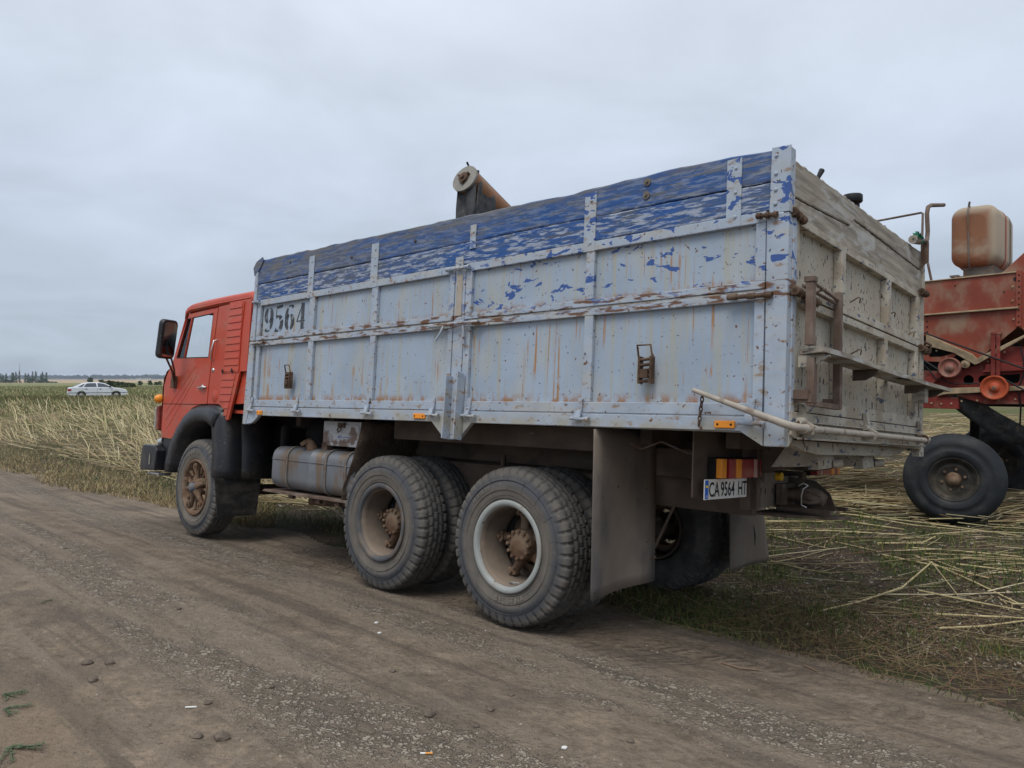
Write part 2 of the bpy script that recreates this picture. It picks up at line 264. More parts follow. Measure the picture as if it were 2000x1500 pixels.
# ------------------------------------------------------------------ mesh builder
class MB:
    def __init__(s): s.v=[]; s.f=[]; s.s=[]
    def add(s,vs,fs,smooth=False):
        o=len(s.v); s.v+= [tuple(v) for v in vs]; s.f+=[tuple(i+o for i in f) for f in fs]; s.s+=[smooth]*len(fs); return s
    def box(s,x0,x1,y0,y1,z0,z1):
        v=[(x,y,z) for x in (x0,x1) for y in (y0,y1) for z in (z0,z1)]
        return s.add(v,[(0,1,3,2),(4,6,7,5),(0,4,5,1),(2,3,7,6),(0,2,6,4),(1,5,7,3)])
    def prism(s,pts,axis,a,b,smooth=False):
        n=len(pts)
        def P(q,c): return {'x':(c,q[0],q[1]),'y':(q[0],c,q[1]),'z':(q[0],q[1],c)}[axis]
        v=[P(q,a) for q in pts]+[P(q,b) for q in pts]
        return s.add(v,[tuple(range(n)),tuple(range(2*n-1,n-1,-1))]+[(i,i+n,(i+1)%n+n,(i+1)%n) for i in range(n)],smooth)
    def tube(s,pts,r,n=8,closed=False):
        pts=[Vector(p) for p in pts]; m=len(pts); rr=r if isinstance(r,(list,tuple)) else [r]*m
        vs=[]; prev=None
        for i,p in enumerate(pts):
            if closed: d=(pts[(i+1)%m]-pts[i-1])
            else: d=(pts[min(i+1,m-1)]-pts[max(i-1,0)])
            d.normalize()
            if prev is None:
                u=d.orthogonal().normalized()
            else: u=(prev-d*prev.dot(d)).normalized()
            prev=u; w_=d.cross(u)
            vs+=[p+(u*math.cos(2*PI*k/n)+w_*math.sin(2*PI*k/n))*rr[i] for k in range(n)]
        fs=[]
        for i in range(m if closed else m-1):
            j=(i+1)%m
            fs+=[(i*n+k,i*n+(k+1)%n,j*n+(k+1)%n,j*n+k) for k in range(n)]
        s.add(vs,fs,True)
        if not closed:
            s.add(vs[:n],[tuple(range(n-1,-1,-1))]); s.add(vs[-n:],[tuple(range(n))])
        return s
    def lathe(s,prof,axis='y',c=(0,0,0),n=48,smooth=True,caps=False):
        vs=[]
        for r,h in prof:
            for k in range(n):
                a=2*PI*k/n; p=(r*math.cos(a),r*math.sin(a))
                vs.append({'y':(c[0]+p[0],c[1]+h,c[2]+p[1]),'x':(c[0]+h,c[1]+p[0],c[2]+p[1]),'z':(c[0]+p[0],c[1]+p[1],c[2]+h)}[axis])
        m=len(prof); fs=[(i*n+k,i*n+(k+1)%n,(i+1)*n+(k+1)%n,(i+1)*n+k) for i in range(m-1) for k in range(n)]
        s.add(vs,fs,smooth)
        if caps: s.add(vs[:n],[tuple(range(n))]); s.add(vs[-n:],[tuple(range(n))])
        return s
    def grid(s,P,smooth=True):
        a=len(P); b=len(P[0]); vs=[q for r in P for q in r]
        return s.add(vs,[(i*b+j,i*b+j+1,(i+1)*b+j+1,(i+1)*b+j) for i in range(a-1) for j in range(b-1)],smooth)
    def build(s,name,mat,parent=None,label=None,bevel=0,solid=0,recalc=True):
        me=bpy.data.meshes.new(name); me.from_pydata(s.v,[],s.f)
        me.polygons.foreach_set('use_smooth',s.s)
        if recalc:
            bm=bmesh.new(); bm.from_mesh(me); bmesh.ops.recalc_face_normals(bm,faces=bm.faces); bm.to_mesh(me); bm.free()
        me.materials.append(M[mat] if isinstance(mat,str) else mat); me.update()
        o=bpy.data.objects.new(name,me); sc.collection.objects.link(o)
        if parent is not None: o.parent=parent
        if label: o['label']=label
        if solid:
            q=o.modifiers.new('thickness','SOLIDIFY'); q.thickness=solid; q.offset=0
        if bevel:
            q=o.modifiers.new('bevel','BEVEL'); q.width=bevel; q.segments=2; q.limit_method='ANGLE'; q.angle_limit=R(40); q.harden_normals=False
        return o
def plate(outer,holes,axis,a,b):
    "flat plate with real openings, extruded from a to b along axis"
    bm=bmesh.new(); ed=[]
    def P(q,c): return {'x':(c,q[0],q[1]),'y':(q[0],c,q[1]),'z':(q[0],q[1],c)}[axis]
    for loop in [outer]+holes:
        vs=[bm.verts.new(P(q,a)) for q in loop]
        for i in range(len(vs)): ed.append(bm.edges.new((vs[i],vs[(i+1)%len(vs)])))
    bmesh.ops.triangle_fill(bm,edges=ed,use_beauty=True)
    r=bmesh.ops.extrude_face_region(bm,geom=list(bm.faces))
    d={'x':0,'y':1,'z':2}[axis]
    for e in r['geom']:
        if isinstance(e,bmesh.types.BMVert): e.co[d]=b
    mb=MB(); bm.verts.index_update(); mb.add([tuple(v.co) for v in bm.verts],[tuple(v.index for v in f.verts) for f in bm.faces]); bm.free()
    return mb
def empty(name,loc=(0,0,0),rz=0):
    o=bpy.data.objects.new(name,None); sc.collection.objects.link(o); o.location=loc; o.rotation_euler=(0,0,rz); o.empty_display_size=.2; return o
def tag(o,label=None,cat=None,group=None,kind=None):
    for k_,v_ in (('label',label),('category',cat),('group',group),('kind',kind)):
        if v_: o[k_]=v_
    return o
def rename(): pass
def text_mb(txt,size,xs=1.0,bold=0.0):
    cu=bpy.data.curves.new('t','FONT'); cu.body=txt; cu.size=size; cu.offset=bold; cu.resolution_u=3
    o=bpy.data.objects.new('t',cu); sc.collection.objects.link(o)
    dg=bpy.context.evaluated_depsgraph_get(); me=bpy.data.meshes.new_from_object(o.evaluated_get(dg))
    vs=[(v.co.x*xs,v.co.y) for v in me.vertices]; fs=[tuple(p.vertices) for p in me.polygons]
    bpy.data.objects.remove(o); bpy.data.curves.remove(cu); bpy.data.meshes.remove(me)
    return vs,fs
# ------------------------------------------------------------------ terrain
CU,SU=math.cos(R(42.54)),math.sin(R(42.54))
def st(X,Y):
    dx=X+.045; dy=Y-4.644
    return dx*SU+dy*CU, dx*CU-dy*SU
def xy(s,t): return -.045+s*SU+t*CU, 4.644+s*CU-t*SU
def vnoise(x,y,seed=0):
    xi=np.floor(x).astype(np.int64); yi=np.floor(y).astype(np.int64); xf=x-xi; yf=y-yi
    def h(a,b):
        n=(a*374761393+b*668265263+seed*974711)&0xffffffff; n=((n^(n>>13))*1274126177)&0xffffffff; return ((n^(n>>16))&0xffff)/65535.
    u=xf*xf*(3-2*xf); v=yf*yf*(3-2*yf)
    return (h(xi,yi)*(1-u)+h(xi+1,yi)*u)*(1-v)+(h(xi,yi+1)*(1-u)+h(xi+1,yi+1)*u)*v
def fbm(x,y,o=4,seed=0):
    r=0;a=.5
    for i in range(o): r=r+a*vnoise(x*2**i,y*2**i,seed+i); a*=.5
    return r
PS=np.array([-30,-6,-4,-2.5,-1.2,0,1,2.3,3.2,4.5,5.9,9,20,40]); PZ=np.array([0,.03,.02,0,-.012,-.084,-.175,-.285,-.31,-.21,-.13,-.06,0,0])
YS=np.array([0,40,60,100,200,400,700,1200,1800,3000,9000]); ZF=np.array([0,-.05,-.2,-.35,-.7,-1.6,-3.2,-3.6,-3.0,-1.7,-1.0])
def ground_z(X,Y,detail=True):
    X=np.asarray(X,float); Y=np.asarray(Y,float); s,t=st(X,Y)
    z=np.zeros_like(s)
    for o,wt in ((-.35,.25),(0,.5),(.35,.25)): z=z+wt*np.interp(s+o,PS,PZ)
    near=np.exp(-(np.maximum(np.abs(s-.5)-2.5,0)/3)**2)
    z=z+.017*np.clip(t,-8,1.2)*near*np.clip((s+1.5)/1.5,0,1)
    z=z+np.interp(np.hypot(X,Y)*np.sign(np.maximum(Y,0)+1e-9)*(Y>0),YS,ZF)
    if detail:
        fall=np.exp(-np.hypot(X,Y)/60)
        road=np.clip((1.0-s)/.4,0,1)
        z=z+fall*((fbm(X*1.1,Y*1.1,3,5)-.44)*.05*(1-road*.45))
        z=z+road*np.exp(-np.hypot(X,Y)/15)*((fbm(X*7,Y*7,3,9)-.44)*.012)
        z=z-road*.018*(np.exp(-((s+1.45)/.22)**2)+np.exp(-((s-.35)/.25)**2)-.8*np.exp(-((s+.9)/.25)**2))*np.exp(-np.hypot(X,Y)/30)
    return z
def road_mask(X,Y):
    s,t=st(X,Y)
    edge=.95+.35*(fbm(t*.9+7,s*0+3,3,21)-.44)*2+.10*(fbm(X*5,Y*5,2,3)-.4)+np.clip(-t-7,0,4)*(-.09)
    return (s<edge)
# ================================================================== GRAIN TRUCK (local frame: x to the rear, y away, z up)
TR=empty('grain_truck')
TR.matrix_world=Matrix(((0.73671861,0.67473456,0.04448553,1.22542512),(-0.67598575,0.73323648,0.07353593,3.34306481),(0.01699882,-0.08424687,0.99629991,-0.04451714),(0,0,0,1)))
tag(TR,'grain truck with red cab and high rusty blue-grey cargo body on the dirt road','truck')
T_=TR
def child(mb,name,mat,parent=None,**k): return mb.build(name,mat,parent or T_,**k)
BZ=.0035
# ---- cargo body: side wall of two drop sides
mb=MB()
mb.prism([(-5.163,1.20),(-5.05,1.21),(-4.93,1.285),(-2.51,1.285),(-2.372,1.168),(-2.235,1.168),(-2.11,1.285),(-.224,1.292),(-.105,1.222),(-.105,1.362),(-5.21,1.362)],'y',0,.035)
mb.box(-4.93,-.2,.036,.11,1.285,1.30)
child(mb,'side_beam','frame',bevel=BZ)
def drop_side(x0,x1,z0,z1,ribs,rw,zr0,zr1,name):
    P=child(MB().box(x0+.01,x1-.01,.030,.045,z0+.01,z1-.01),name,'panel')
    fr=MB(); fr.box(x0,x1,0,.029,z0,z0+zr0); fr.box(x0,x1,0,.029,z1-zr1,z1)
    for a,b in ribs: fr.box(a,b,.002,.029,z0+zr0,z1-zr1)
    child(fr,'frame',('frame'),P,bevel=BZ); return P
sides=[]
sides.append(drop_side(-5.09,-2.345,1.368,1.978,[(-5.065,-5.007),(-4.17,-4.095),(-3.288,-3.222),(-2.39,-2.345)],0,.062,.042,'lower_drop_side'))
sides.append(drop_side(-2.228,-.112,1.368,1.978,[(-2.228,-2.169),(-1.203,-1.14),(-.164,-.112)],0,.062,.042,'lower_drop_side'))
sides.append(drop_side(-5.09,-2.345,1.99,2.376,[(-5.089,-5.03),(-4.188,-4.107),(-3.296,-3.223),(-2.397,-2.345)],0,.040,.055,'upper_drop_side'))
sides.append(drop_side(-2.228,-.112,1.99,2.376,[(-2.23,-2.173),(-1.207,-1.147),(-.163,-.112)],0,.040,.055,'upper_drop_side'))
# stencil number 9564
def ribbon(mb,pts,ws,y,ox,oz,sx,sz,gaps=()):
    n=len(pts); L=[];Rr=[]
    for i,(x,z) in enumerate(pts):
        a=pts[max(i-1,0)];b=pts[min(i+1,n-1)]; dx,dz=b[0]-a[0],b[1]-a[1]; l=math.hypot(dx,dz) or 1; nx,nz=-dz/l,dx/l
        L.append((x+nx*ws[i]/2,z+nz*ws[i]/2)); Rr.append((x-nx*ws[i]/2,z-nz*ws[i]/2))
    for i in range(n-1):
        if i in gaps: continue
        q=[L[i],L[i+1],Rr[i+1],Rr[i]]
        mb.add([(ox+u*sx,y,oz+v*sz) for u,v in q],[(0,1,2,3)])
nm=MB()
def arc(cx,cz,rx,rz,a0,a1,n): return [(cx+rx*math.cos(R(a0+(a1-a0)*i/n)),cz+rz*math.sin(R(a0+(a1-a0)*i/n))) for i in range(n+1)]
def wthick(cx,pts,lo=.06,hi=.22): return [lo+(hi-lo)*min(1,abs(x-cx)/.2) for x,z in pts]
X0=-5.0; DW=.185; DH=.235; Z0=2.063
def nine(flip,ox):
    P=arc(.33,.68,.21,.27,95,445,28); ws=wthick(.33,P)
    T=arc(.30,.45,.25,.40,15,-80,10)+[(.20,.06),(.12,.14)]; wt=[.22,.22,.20,.19,.17,.15,.12,.09,.07,.06,.06,.10,.16]
    f=(lambda p:(.66-p[0],1-p[1])) if flip else (lambda p:p)
    ribbon(nm,[f(p) for p in P],ws,.0285,ox,Z0,DW/.72,DH,gaps=(0,13,14,27)); ribbon(nm,[f(p) for p in T],wt,.0285,ox,Z0,DW/.72,DH,gaps=(7,))
nine(False,X0)
P=[(.12,.95),(.55,.99)]; ribbon(nm,P,[.12,.10],.0285,X0+DW,Z0,DW/.72,DH); ribbon(nm,[(.14,.90),(.14,.55)],[.06,.05],.0285,X0+DW,Z0,DW/.72,DH)
P=arc(.26,.31,.26,.29,120,-130,18); ribbon(nm,P,wthick(.26,P,.06,.23),.0285,X0+DW,Z0,DW/.72,DH,gaps=(6,13))
nine(True,X0+2*DW)
for P,w_ in (([(.10,.33),(.40,.95)],[.06,.07]),([(.06,.30),(.60,.30)],[.055,.055]),([(.44,.98),(.44,.34)],[.20,.20]),([(.44,.26),(.44,.05)],[.20,.20]),([(.34,.02),(.56,.02)],[.05,.05])): ribbon(nm,P,w_,.0285,X0+3*DW,Z0,DW/.72,DH)
nm.box(-5.028,-5.0225,.027,.0285,2.04,2.30)
child(nm,'stencilled_number','stencil',sides[2],label='black stencilled number 9564',recalc=False)
# posts
post=MB()
post.prism([(-.10,1.222),(0.0,1.222),(.003,2.352),(-.108,2.352)],'y',-.004,.05); post.box(-.02,.006,.05,.10,1.30,2.35)
child(post,'corner_post','frame',bevel=.006)
post=MB(); post.prism([(-.093,2.354),(.006,2.354),(.010,2.680),(-.086,2.684)],'y',-.008,-.001); post.box(-.004,.008,-.0,.055,2.354,2.672)
for z in (2.40,2.47,2.55,2.64): post.lathe([(0,-.018),(.009,-.016),(.010,-.008)],'y',(-.062,0,z),10)
child(post,'corner_plate','frame',bevel=.002)
fp=MB().prism([(-5.222,1.20),(-5.165,1.196),(-5.098,1.37),(-5.098,2.38),(-5.155,2.38),(-5.19,2.0)],'y',-.006,.05); fp.box(-5.17,-5.12,-.004,.03,2.38,2.66)
child(fp,'front_post','frame',bevel=.004)
cp=MB().box(-2.337,-2.238,.004,.05,1.36,2.36); child(cp,'centre_post','frame',bevel=.003)
child(MB().box(-2.318,-2.262,-.001,.004,2.02,2.31),'worn_plate','pipe')
ch=MB(); ch.prism([(-2.31,1.17),(-2.19,1.17),(-2.185,1.60),(-2.235,1.635),(-2.31,1.59)],'y',-.012,-.004)
ch.prism([(-.085,1.175),(-.012,1.165),(-.012,1.60),(-.07,1.60)],'x',-2.31,-2.300); ch.prism([(-.085,1.175),(-.012,1.165),(-.012,1.61),(-.07,1.63)],'x',-2.197,-2.187)
child(ch,'post_socket','frame',bevel=.002)
# planks
def plank(x0,x1,tops,bots,y0,y1,name='top_board',mat='wood',seed=0,axis='y',jit=.004):
    r=random.Random(seed); n=70
    xs=[x0+(x1-x0)*i/n for i in range(n+1)]
    top=[np.interp(x,*zip(*tops))+r.uniform(-jit,jit) for x in xs]; bot=[np.interp(x,*zip(*bots))+r.uniform(-.002,.002) for x in xs]
    mb=MB(); P=lambda a,b,c:(a,b,c) if axis=='y' else (b,a,c)
    ws=[r.uniform(-.0015,.0015) for _ in xs]
    rows=[[P(x,y0+ws[i]+e,z) for i,x in enumerate(xs)] for e,zz in ((.003,bot),(0,[b+.006 for b in bot]),(0,[t-.008 for t in top]),(.006,top)) for z in [None]] if False else []
    sec=[(y0+.003,0,.0),(y0,0,.006),(y0,1,-.009),(y0+.007,1,0),(y1-.007,1,0),(y1,1,-.009),(y1,0,.006),(y1-.003,0,0)]
    vs=[]
    for i,x in enumerate(xs):
        for yy,t,dz in sec: vs.append(P(x,yy+ws[i],(top[i] if t else bot[i])+dz))
    k=len(sec); fs=[(i*k+j,i*k+(j+1)%k,(i+1)*k+(j+1)%k,(i+1)*k+j) for i in range(n) for j in range(k)]+[tuple(range(k)),tuple(range((n+1)*k-1,n*k-1,-1))]
    mb.add(vs,fs); return child(mb,name,mat)
plank(-5.17,-.09,[(-5.17,2.762),(-4.97,2.764),(-4.3,2.757),(-4.146,2.745),(-3.9,2.75),(-3.21,2.737),(-2.33,2.72),(-1.72,2.707),(-1.5,2.706),(-1.41,2.692),(-1.33,2.690),(-1.253,2.703),(-.62,2.704),(-.25,2.69),(-.09,2.678)],[(-5.17,2.539),(0,2.525)],.006,.045,'top_board','wood',1)
plank(-5.10,-.09,[(-5.1,2.531),(-1.3,2.527),(0,2.515)],[(-5.2,2.378),(0,2.378)],.006,.045,'lower_board','wood',2,jit=.002)
tb=MB()
for a,b,z0,z1 in ((-4.225,-4.145,2.318,2.687),(-3.325,-3.235,2.318,2.668),(-2.205,-2.150,2.475,2.64),(-2.338,-2.262,2.36,2.432),(-1.228,-1.145,2.318,2.672),(-.322,-.243,2.322,2.674)):
    q=MB().box(a,b,-.003,.0045,z0,z1)
    for z in np.linspace(z0+.05,z1-.05,2 if z1-z0<.25 else 3): q.lathe([(0,-.010),(.008,-.009),(.009,-.003)],'y',((a+b)/2+.01,0,z),8)
    child(q,'board_strap','frame',bevel=.001)
for x,z in ((-.801,2.661),(-.805,2.586)):
    q=MB().lathe([(0,-.012),(.008,-.012),(.008,-.001),(.023,-.001),(.023,.006)],'y',(x,0,z),12,smooth=False); child(q,'board_bolt','strap')
for x,z in ((-2.80,2.62),(-4.55,2.68),(-3.6,2.60)): child(MB().lathe([(0,0),(.012,.001),(.013,.006)],'y',(x,0,z),10),'board_bolt','chassis')
# torn cap at the front upper corner
child(MB().prism([(-5.21,2.70),(-5.16,2.755),(-5.05,2.79),(-5.02,2.76),(-5.09,2.68),(-5.18,2.62)],'y',-.006,.002),'torn_sheet','wood',bevel=.001)
# far side, front wall, floor, inside
child(MB().box(-5.16,-.02,2.455,2.50,1.23,2.50),'far_side_wall','frame'); 
plank(-5.17,-.02,[(-5.17,2.76),(0,2.69)],[(-5.17,2.505),(0,2.505)],2.455,2.495,'top_board','woodg',5)
child(MB().box(-5.17,-5.12,.05,2.455,1.30,2.72),'front_wall','gate'); child(MB().box(-5.12,-.06,.05,2.455,1.30,1.36),'cargo_floor','dark')
cm=MB()
for x in np.linspace(-4.9,-.45,9): cm.box(x-.04,x+.04,.40,2.1,1.20,1.299)
child(cm,'cross_bearers','chassis')
# ---- hardware on the side
def hook(x,z=1.345,slant=.02,parent=None):
    q=MB(); q.prism([(x-.016,1.352),(x+.020,1.352),(x+.030,1.452),(x-.004,1.452)],'y',-.014,-.002); q.prism([(-.034,1.335),(-.012,1.330),(-.010,1.385),(-.018,1.39)],'x',x-.018,x+.022)
    q.tube([(x-.05,-.024,z-.012),(x+.085,-.024,z-.018)],.010,8); q.tube([(x+.06,-.024,z-.016),(x+.085,-.024,z-.018)],.015,8)
    child(q,'side_latch','frame',parent or sides[0],bevel=.002)
for x in (-4.28,-3.26,-2.50,-5.07): hook(x,parent=sides[0])
for x in (-2.14,-1.21,-.17): hook(x,parent=sides[1])
def rod(a,b,r=.011,mat='rust',name='hinge_pin',ends=.016,parent=None):
    a=Vector(a); b=Vector(b); q=MB(); q.tube([a,b],r,10); d=(b-a)
    q.tube([a,a+d*.22],ends,10); q.tube([a+d*.45,a+d*.62],ends,10); q.tube([b-d*.18,b],ends,10)
    return child(q,name,mat,parent or sides[2])
rod((-.150,-.022,2.350),(-.046,-.022,2.342),parent=sides[3]); rod((-.290,-.026,1.957),(-.062,-.026,1.952),.012,parent=sides[3]); rod((-2.55,-.028,1.958),(-2.06,-.028,1.955),.012,'frame',parent=sides[2])
rod((-2.41,-.02,2.350),(-2.18,-.02,2.345),mat='frame'); rod((-5.14,-.018,2.36),(-5.03,-.018,2.358),mat='frame'); rod((-5.12,-.02,1.962),(-4.90,-.02,1.962),mat='frame')
child(MB().tube([(-2.40,-.03,1.955),(-2.41,-.05,1.90),(-2.45,-.055,1.845)],.008,8),'latch_handle','frame',sides[2])
child(MB().tube([(-2.205,-.03,1.96),(-2.205,-.012,1.80)],.009,8),'latch_handle','frame',sides[3])
for x,z0,z1,s_ in ((-4.41,1.53,1.735,.075),(-.755,1.53,1.738,.085)):
    q=MB(); q.tube([(x-s_/2,-.03,z1-.07),(x-s_/2-.004,-.045,z1),(x+s_/2-.004,-.045,z1),(x+s_/2,-.03,z1-.07)],.006,6)
    q.box(x-s_/2,x-s_/2+.012,-.04,-.002,z0,z1-.06); q.box(x+s_/2-.012,x+s_/2,-.04,-.002,z0,z1-.06)
    for z in np.linspace(z0+.01,z1-.08,5): q.tube([(x-s_/2,-.032,z),(x+s_/2,-.032,z+.006)],.009,6)
    q.box(x-.022,x+.024,-.05,-.012,z0+.03,z0+.075); child(q,'ratchet_buckle','rust')
for a,b,zc,h in ((-4.955,-4.862,1.311,.04),(-2.70,-2.572,1.321,.037),(-.352,-.244,1.322,.037)):
    q=MB().box(a,b,-.014,-.001,zc-h/2,zc+h/2); o=child(q,'marker_reflector','amber',bevel=.004,label='amber side marker reflector')
    for x in (a+.018,b-.018): child(MB().lathe([(0,-.018),(.006,-.0165),(.006,-.012)],'y',(x,0,zc),8),'screw','ink',o)
# chain and lever pipe round the rear corner
ck=MB(); px=-.400
for i in range(7):
    z=1.468-i*.024; c_=Vector((px-.012*i*.4,-.05+.004*i,z)); pts=[]
    for k in range(10):
        a=2*PI*k/10; u=.008*math.cos(a); v=.017*math.sin(a); pts.append(c_+(Vector((u,0,v)) if i%2 else Vector((0,u,v))))
    ck.tube(pts,.0038,5,closed=True)
child(ck,'chain','rust')
lp=[(-.440,-.075,1.490),(-.30,-.078,1.442),(-.13,-.080,1.385),(.02,-.070,1.333),(.055,-.04,1.320),(.062,.04,1.316),(.062,.6,1.314),(.060,1.3,1.312),(.058,2.36,1.306)]
child(MB().tube(lp,[.012,.013,.0165,.018,.020,.019,.018,.018,.018],12),'lever_pipe','pipe')
q=MB()
for y in (.07,.165,1.12,2.30): child(MB().tube([(.061,y,1.3145),(.061,y+.045,1.3145)],.0235,12),'pipe_collar','pipe')
# ---- rear gate
G=child(MB().box(-.055,-.042,.08,2.42,1.42,2.34),'rear_gate','gate')
fr=MB()
fr.box(-.045,.0,.10,2.40,2.322,2.362); fr.box(-.045,.004,.10,2.40,1.925,1.965); fr.box(-.045,.004,.10,2.40,1.975,2.022); fr.box(-.045,.004,.06,2.42,1.400,1.468)
for a,b in ((.735,.800),(1.60,1.665),(2.29,2.36)): fr.box(-.041,.006,a,b,2.022,2.322)
for a,b in ((.70,.77),(1.54,1.60),(2.25,2.33)): fr.box(-.041,.006,a,b,1.468,1.925)
fr.box(-.041,.002,.10,.135,1.468,2.322)
child(fr,'frame','gatef',G,bevel=.003)
child(MB().box(-.05,.0,2.40,2.50,1.19,2.36),'corner_post','gatef',bevel=.004)
q=MB(); q.prism([(.055,1.282),(.10,1.268),(2.42,1.245),(2.44,1.392),(.055,1.395)],'x',-.04,.012); q.box(.012,.045,.12,2.38,1.262,1.272); q.box(.012,.03,.12,2.36,1.345,1.352)
q.prism([(.05,1.222),(.055,1.29),(.13,1.283)],'x',-.01,.0); q.prism([(2.36,1.25),(2.50,1.185),(2.50,1.30),(2.36,1.30)],'x',-.01,.004)
child(q,'rear_beam','gatef',bevel=.003)
for y in (.16,1.13,2.31):
    q=MB(); q.prism([(.008,1.29),(.075,1.285),(.085,1.33),(.045,1.355),(.030,1.435),(.008,1.44)],'y',y-.016,y+.016); q.tube([(.035,y-.075,1.352),(.035,y-.012,1.352)],.017,10)
    child(q,'gate_hook','gatef',G,bevel=.003)
plank(.02,2.48,[(.02,2.637),(.72,2.652),(1.43,2.660),(2.48,2.684)],[(.02,2.45),(.9,2.505),(.98,2.56),(2.48,2.545)],-.045,-.008,'rear_board','woodg',8,'x',.005)
plank(.04,2.45,[(.04,2.445),(.9,2.500),(.97,2.553),(2.45,2.540)],[(0,2.362),(2.48,2.366)],-.043,-.010,'rear_board','woodg',9,'x',.002)
child(MB().box(-.03,.004,2.44,2.50,2.36,2.66),'corner_plate','gatef',bevel=.003)
rod((.012,.028,2.36),(.012,.16,2.345),.014,'rust',parent=G,ends=.022); rod((.03,.02,1.972),(.03,.30,1.955),.014,'rust',parent=G,ends=.023)
child(MB().tube([(.035,.13,1.955),(.045,.15,1.90),(.05,.17,1.83)],.013,8),'latch_handle','rust',G)
rod((.02,2.34,2.37),(.02,2.48,2.37),.015,'rust',parent=G,ends=.024); rod((.02,2.33,1.962),(.02,2.52,1.955),.015,'rust',parent=G,ends=.026)
child(MB().tube([(.03,2.40,2.01),(.055,2.45,1.995),(.045,2.47,1.945),(.02,2.44,1.93)],.011,8),'latch_handle','rust',G)
for y,z in ((1.02,2.10),(1.72,2.12),(2.18,2.05),(1.05,1.80)): child(MB().tube([(-.042,y,z-.02),(.006,y,z+.006),(.010,y+.02,z+.002),(.004,y+.025,z-.025)],.004,6),'rope_hook','rust',G)
child(MB().tube([(-.08,.56,2.62),(-.07,.565,2.70),(-.06,.59,2.745)],[.012,.012,.016],8),'rope_peg','ink',G)
# bench board and its brackets
bb=MB(); n=30; vs=[]
for i in range(n+1):
    y=.10+2.52*i/n; zz=1.700-.012*i/n+.004*math.sin(y*3); xo=.150+.006*math.sin(y*5)
    vs+=[(.006,y+.05 if i==0 else y,zz-.024),(xo,y-.04 if i==0 else y,zz-.024),(xo,y-.04 if i==0 else y,zz),(.006,y+.05 if i==0 else y,zz)]
bb.add(vs,[(i*4+j,i*4+(j+1)%4,(i+1)*4+(j+1)%4,(i+1)*4+j) for i in range(n) for j in range(4)]+[(0,1,2,3),(n*4+3,n*4+2,n*4+1,n*4)])
child(bb,'step_board','woodg')
for y in (.13,.93,1.98,2.42):
    q=MB(); q.prism([(.006,1.672),(.145,1.668),(.145,1.655),(.075,1.615),(.006,1.612)],'y',y,y+.012); q.box(.006,.145,y,y+.05,1.664,1.672); child(q,'board_bracket','gatef' if y<.5 else 'chassis',bevel=.001)
child(MB().box(.02,.10,2.12,2.20,1.56,1.662),'wooden_block','woodg',bevel=.004)
# folded ladder / spare wheel cage of angle steel
q=MB()
for x,y,a,b in ((.075,.085,1.725,2.035),(.03,.60,1.72,2.06),(.075,.115,1.44,1.66),(.075,.47,1.43,1.66)):
    q.box(x-.018,x+.018,y-.004,y+.004,a,b); q.box(x+.012,x+.018,y,y+.035,a,b)
q.box(.055,.095,.08,.13,1.715,1.765); q.box(.05,.10,.075,.12,2.02,2.045)
q.tube([(.075,.10,2.03),(.055,.35,2.02),(.03,.60,2.02)],.009,6); q.tube([(.03,.12,2.01),(.02,.60,2.0)],.009,6); q.tube([(.075,.30,2.022),(.0,.25,1.99)],.007,6)
q.box(.06,.09,.095,.50,1.425,1.450); q.box(.006,.09,.09,.125,1.44,1.48); q.box(.006,.09,.47,.50,1.44,1.48); q.box(.0,.075,.08,.12,1.455,1.50)
child(q,'ladder','angle',bevel=.001)
# tarp crank on the far rear corner, roller pipe, rag
q=MB().tube([(.03,2.25,2.715),(.03,2.40,2.742),(.03,2.44,2.765),(.03,2.455,2.83),(.03,2.43,2.955),(.03,2.46,3.01),(.03,2.54,3.045),(.03,2.93,3.15)],.015,10)
child(q,'crank','angle')
child(MB().tube([(.02,2.10,2.69),(.03,2.25,2.715)],.030,10),'roller_end','gatef')
child(MB().prism([(.0,2.55),(.05,2.60),(.05,2.74),(.0,2.76)],'y',2.39,2.41),'crank_bracket','rust')
# ---- underbody
ch=MB()
for y in (.822,1.608): ch.box(-6.9,-.52,y,y+.07,.80,1.055)
for x in (-.60,-1.15,-2.9,-4.2,-5.3): ch.box(x-.05,x+.05,.89,1.61,.84,1.02)
child(ch,'chassis_frame','chassis',bevel=.004)
sb=MB(); sb.box(-3.35,-1.2,.62,.70,.78,.98); sb.box(-3.3,-1.1,.30,.36,1.14,1.285); sb.prism([(-3.3,1.25),(-.14,1.215),(-.14,1.14),(-.46,1.062),(-3.3,1.062)],'y',.815,.90); sb.prism([(-3.3,1.25),(-.14,1.215),(-.14,1.14),(-.46,1.062),(-3.3,1.062)],'y',1.60,1.685); sb.box(-3.9,-.7,.72,.76,1.0,1.18)
child(sb,'tipping_subframe','chassis',bevel=.004)
rx=MB(); rx.prism([(.10,1.262),(2.36,1.245),(2.1,1.20),(1.9,1.188),(.60,1.188),(.42,1.205)],'x',-.10,-.06); child(rx,'rear_cross_member','gatef',bevel=.003)
for y in (.90,1.69):
    q=MB(); q.prism([(y-.10,1.25),(y+.06,1.25),(y+.10,1.20),(y+.20,1.15),(y+.20,1.115),(y-.09,1.10)],'x',-.19,-.13); q.prism([(-.40,1.10),(-.13,1.12),(-.13,1.25),(-.3,1.25)],'y',y-.10,y-.09); q.tube([(-.13,y+.14,1.135),(-.08,y+.16,1.14)],.026,10); child(q,'hinge_bracket','gatef',bevel=.003)
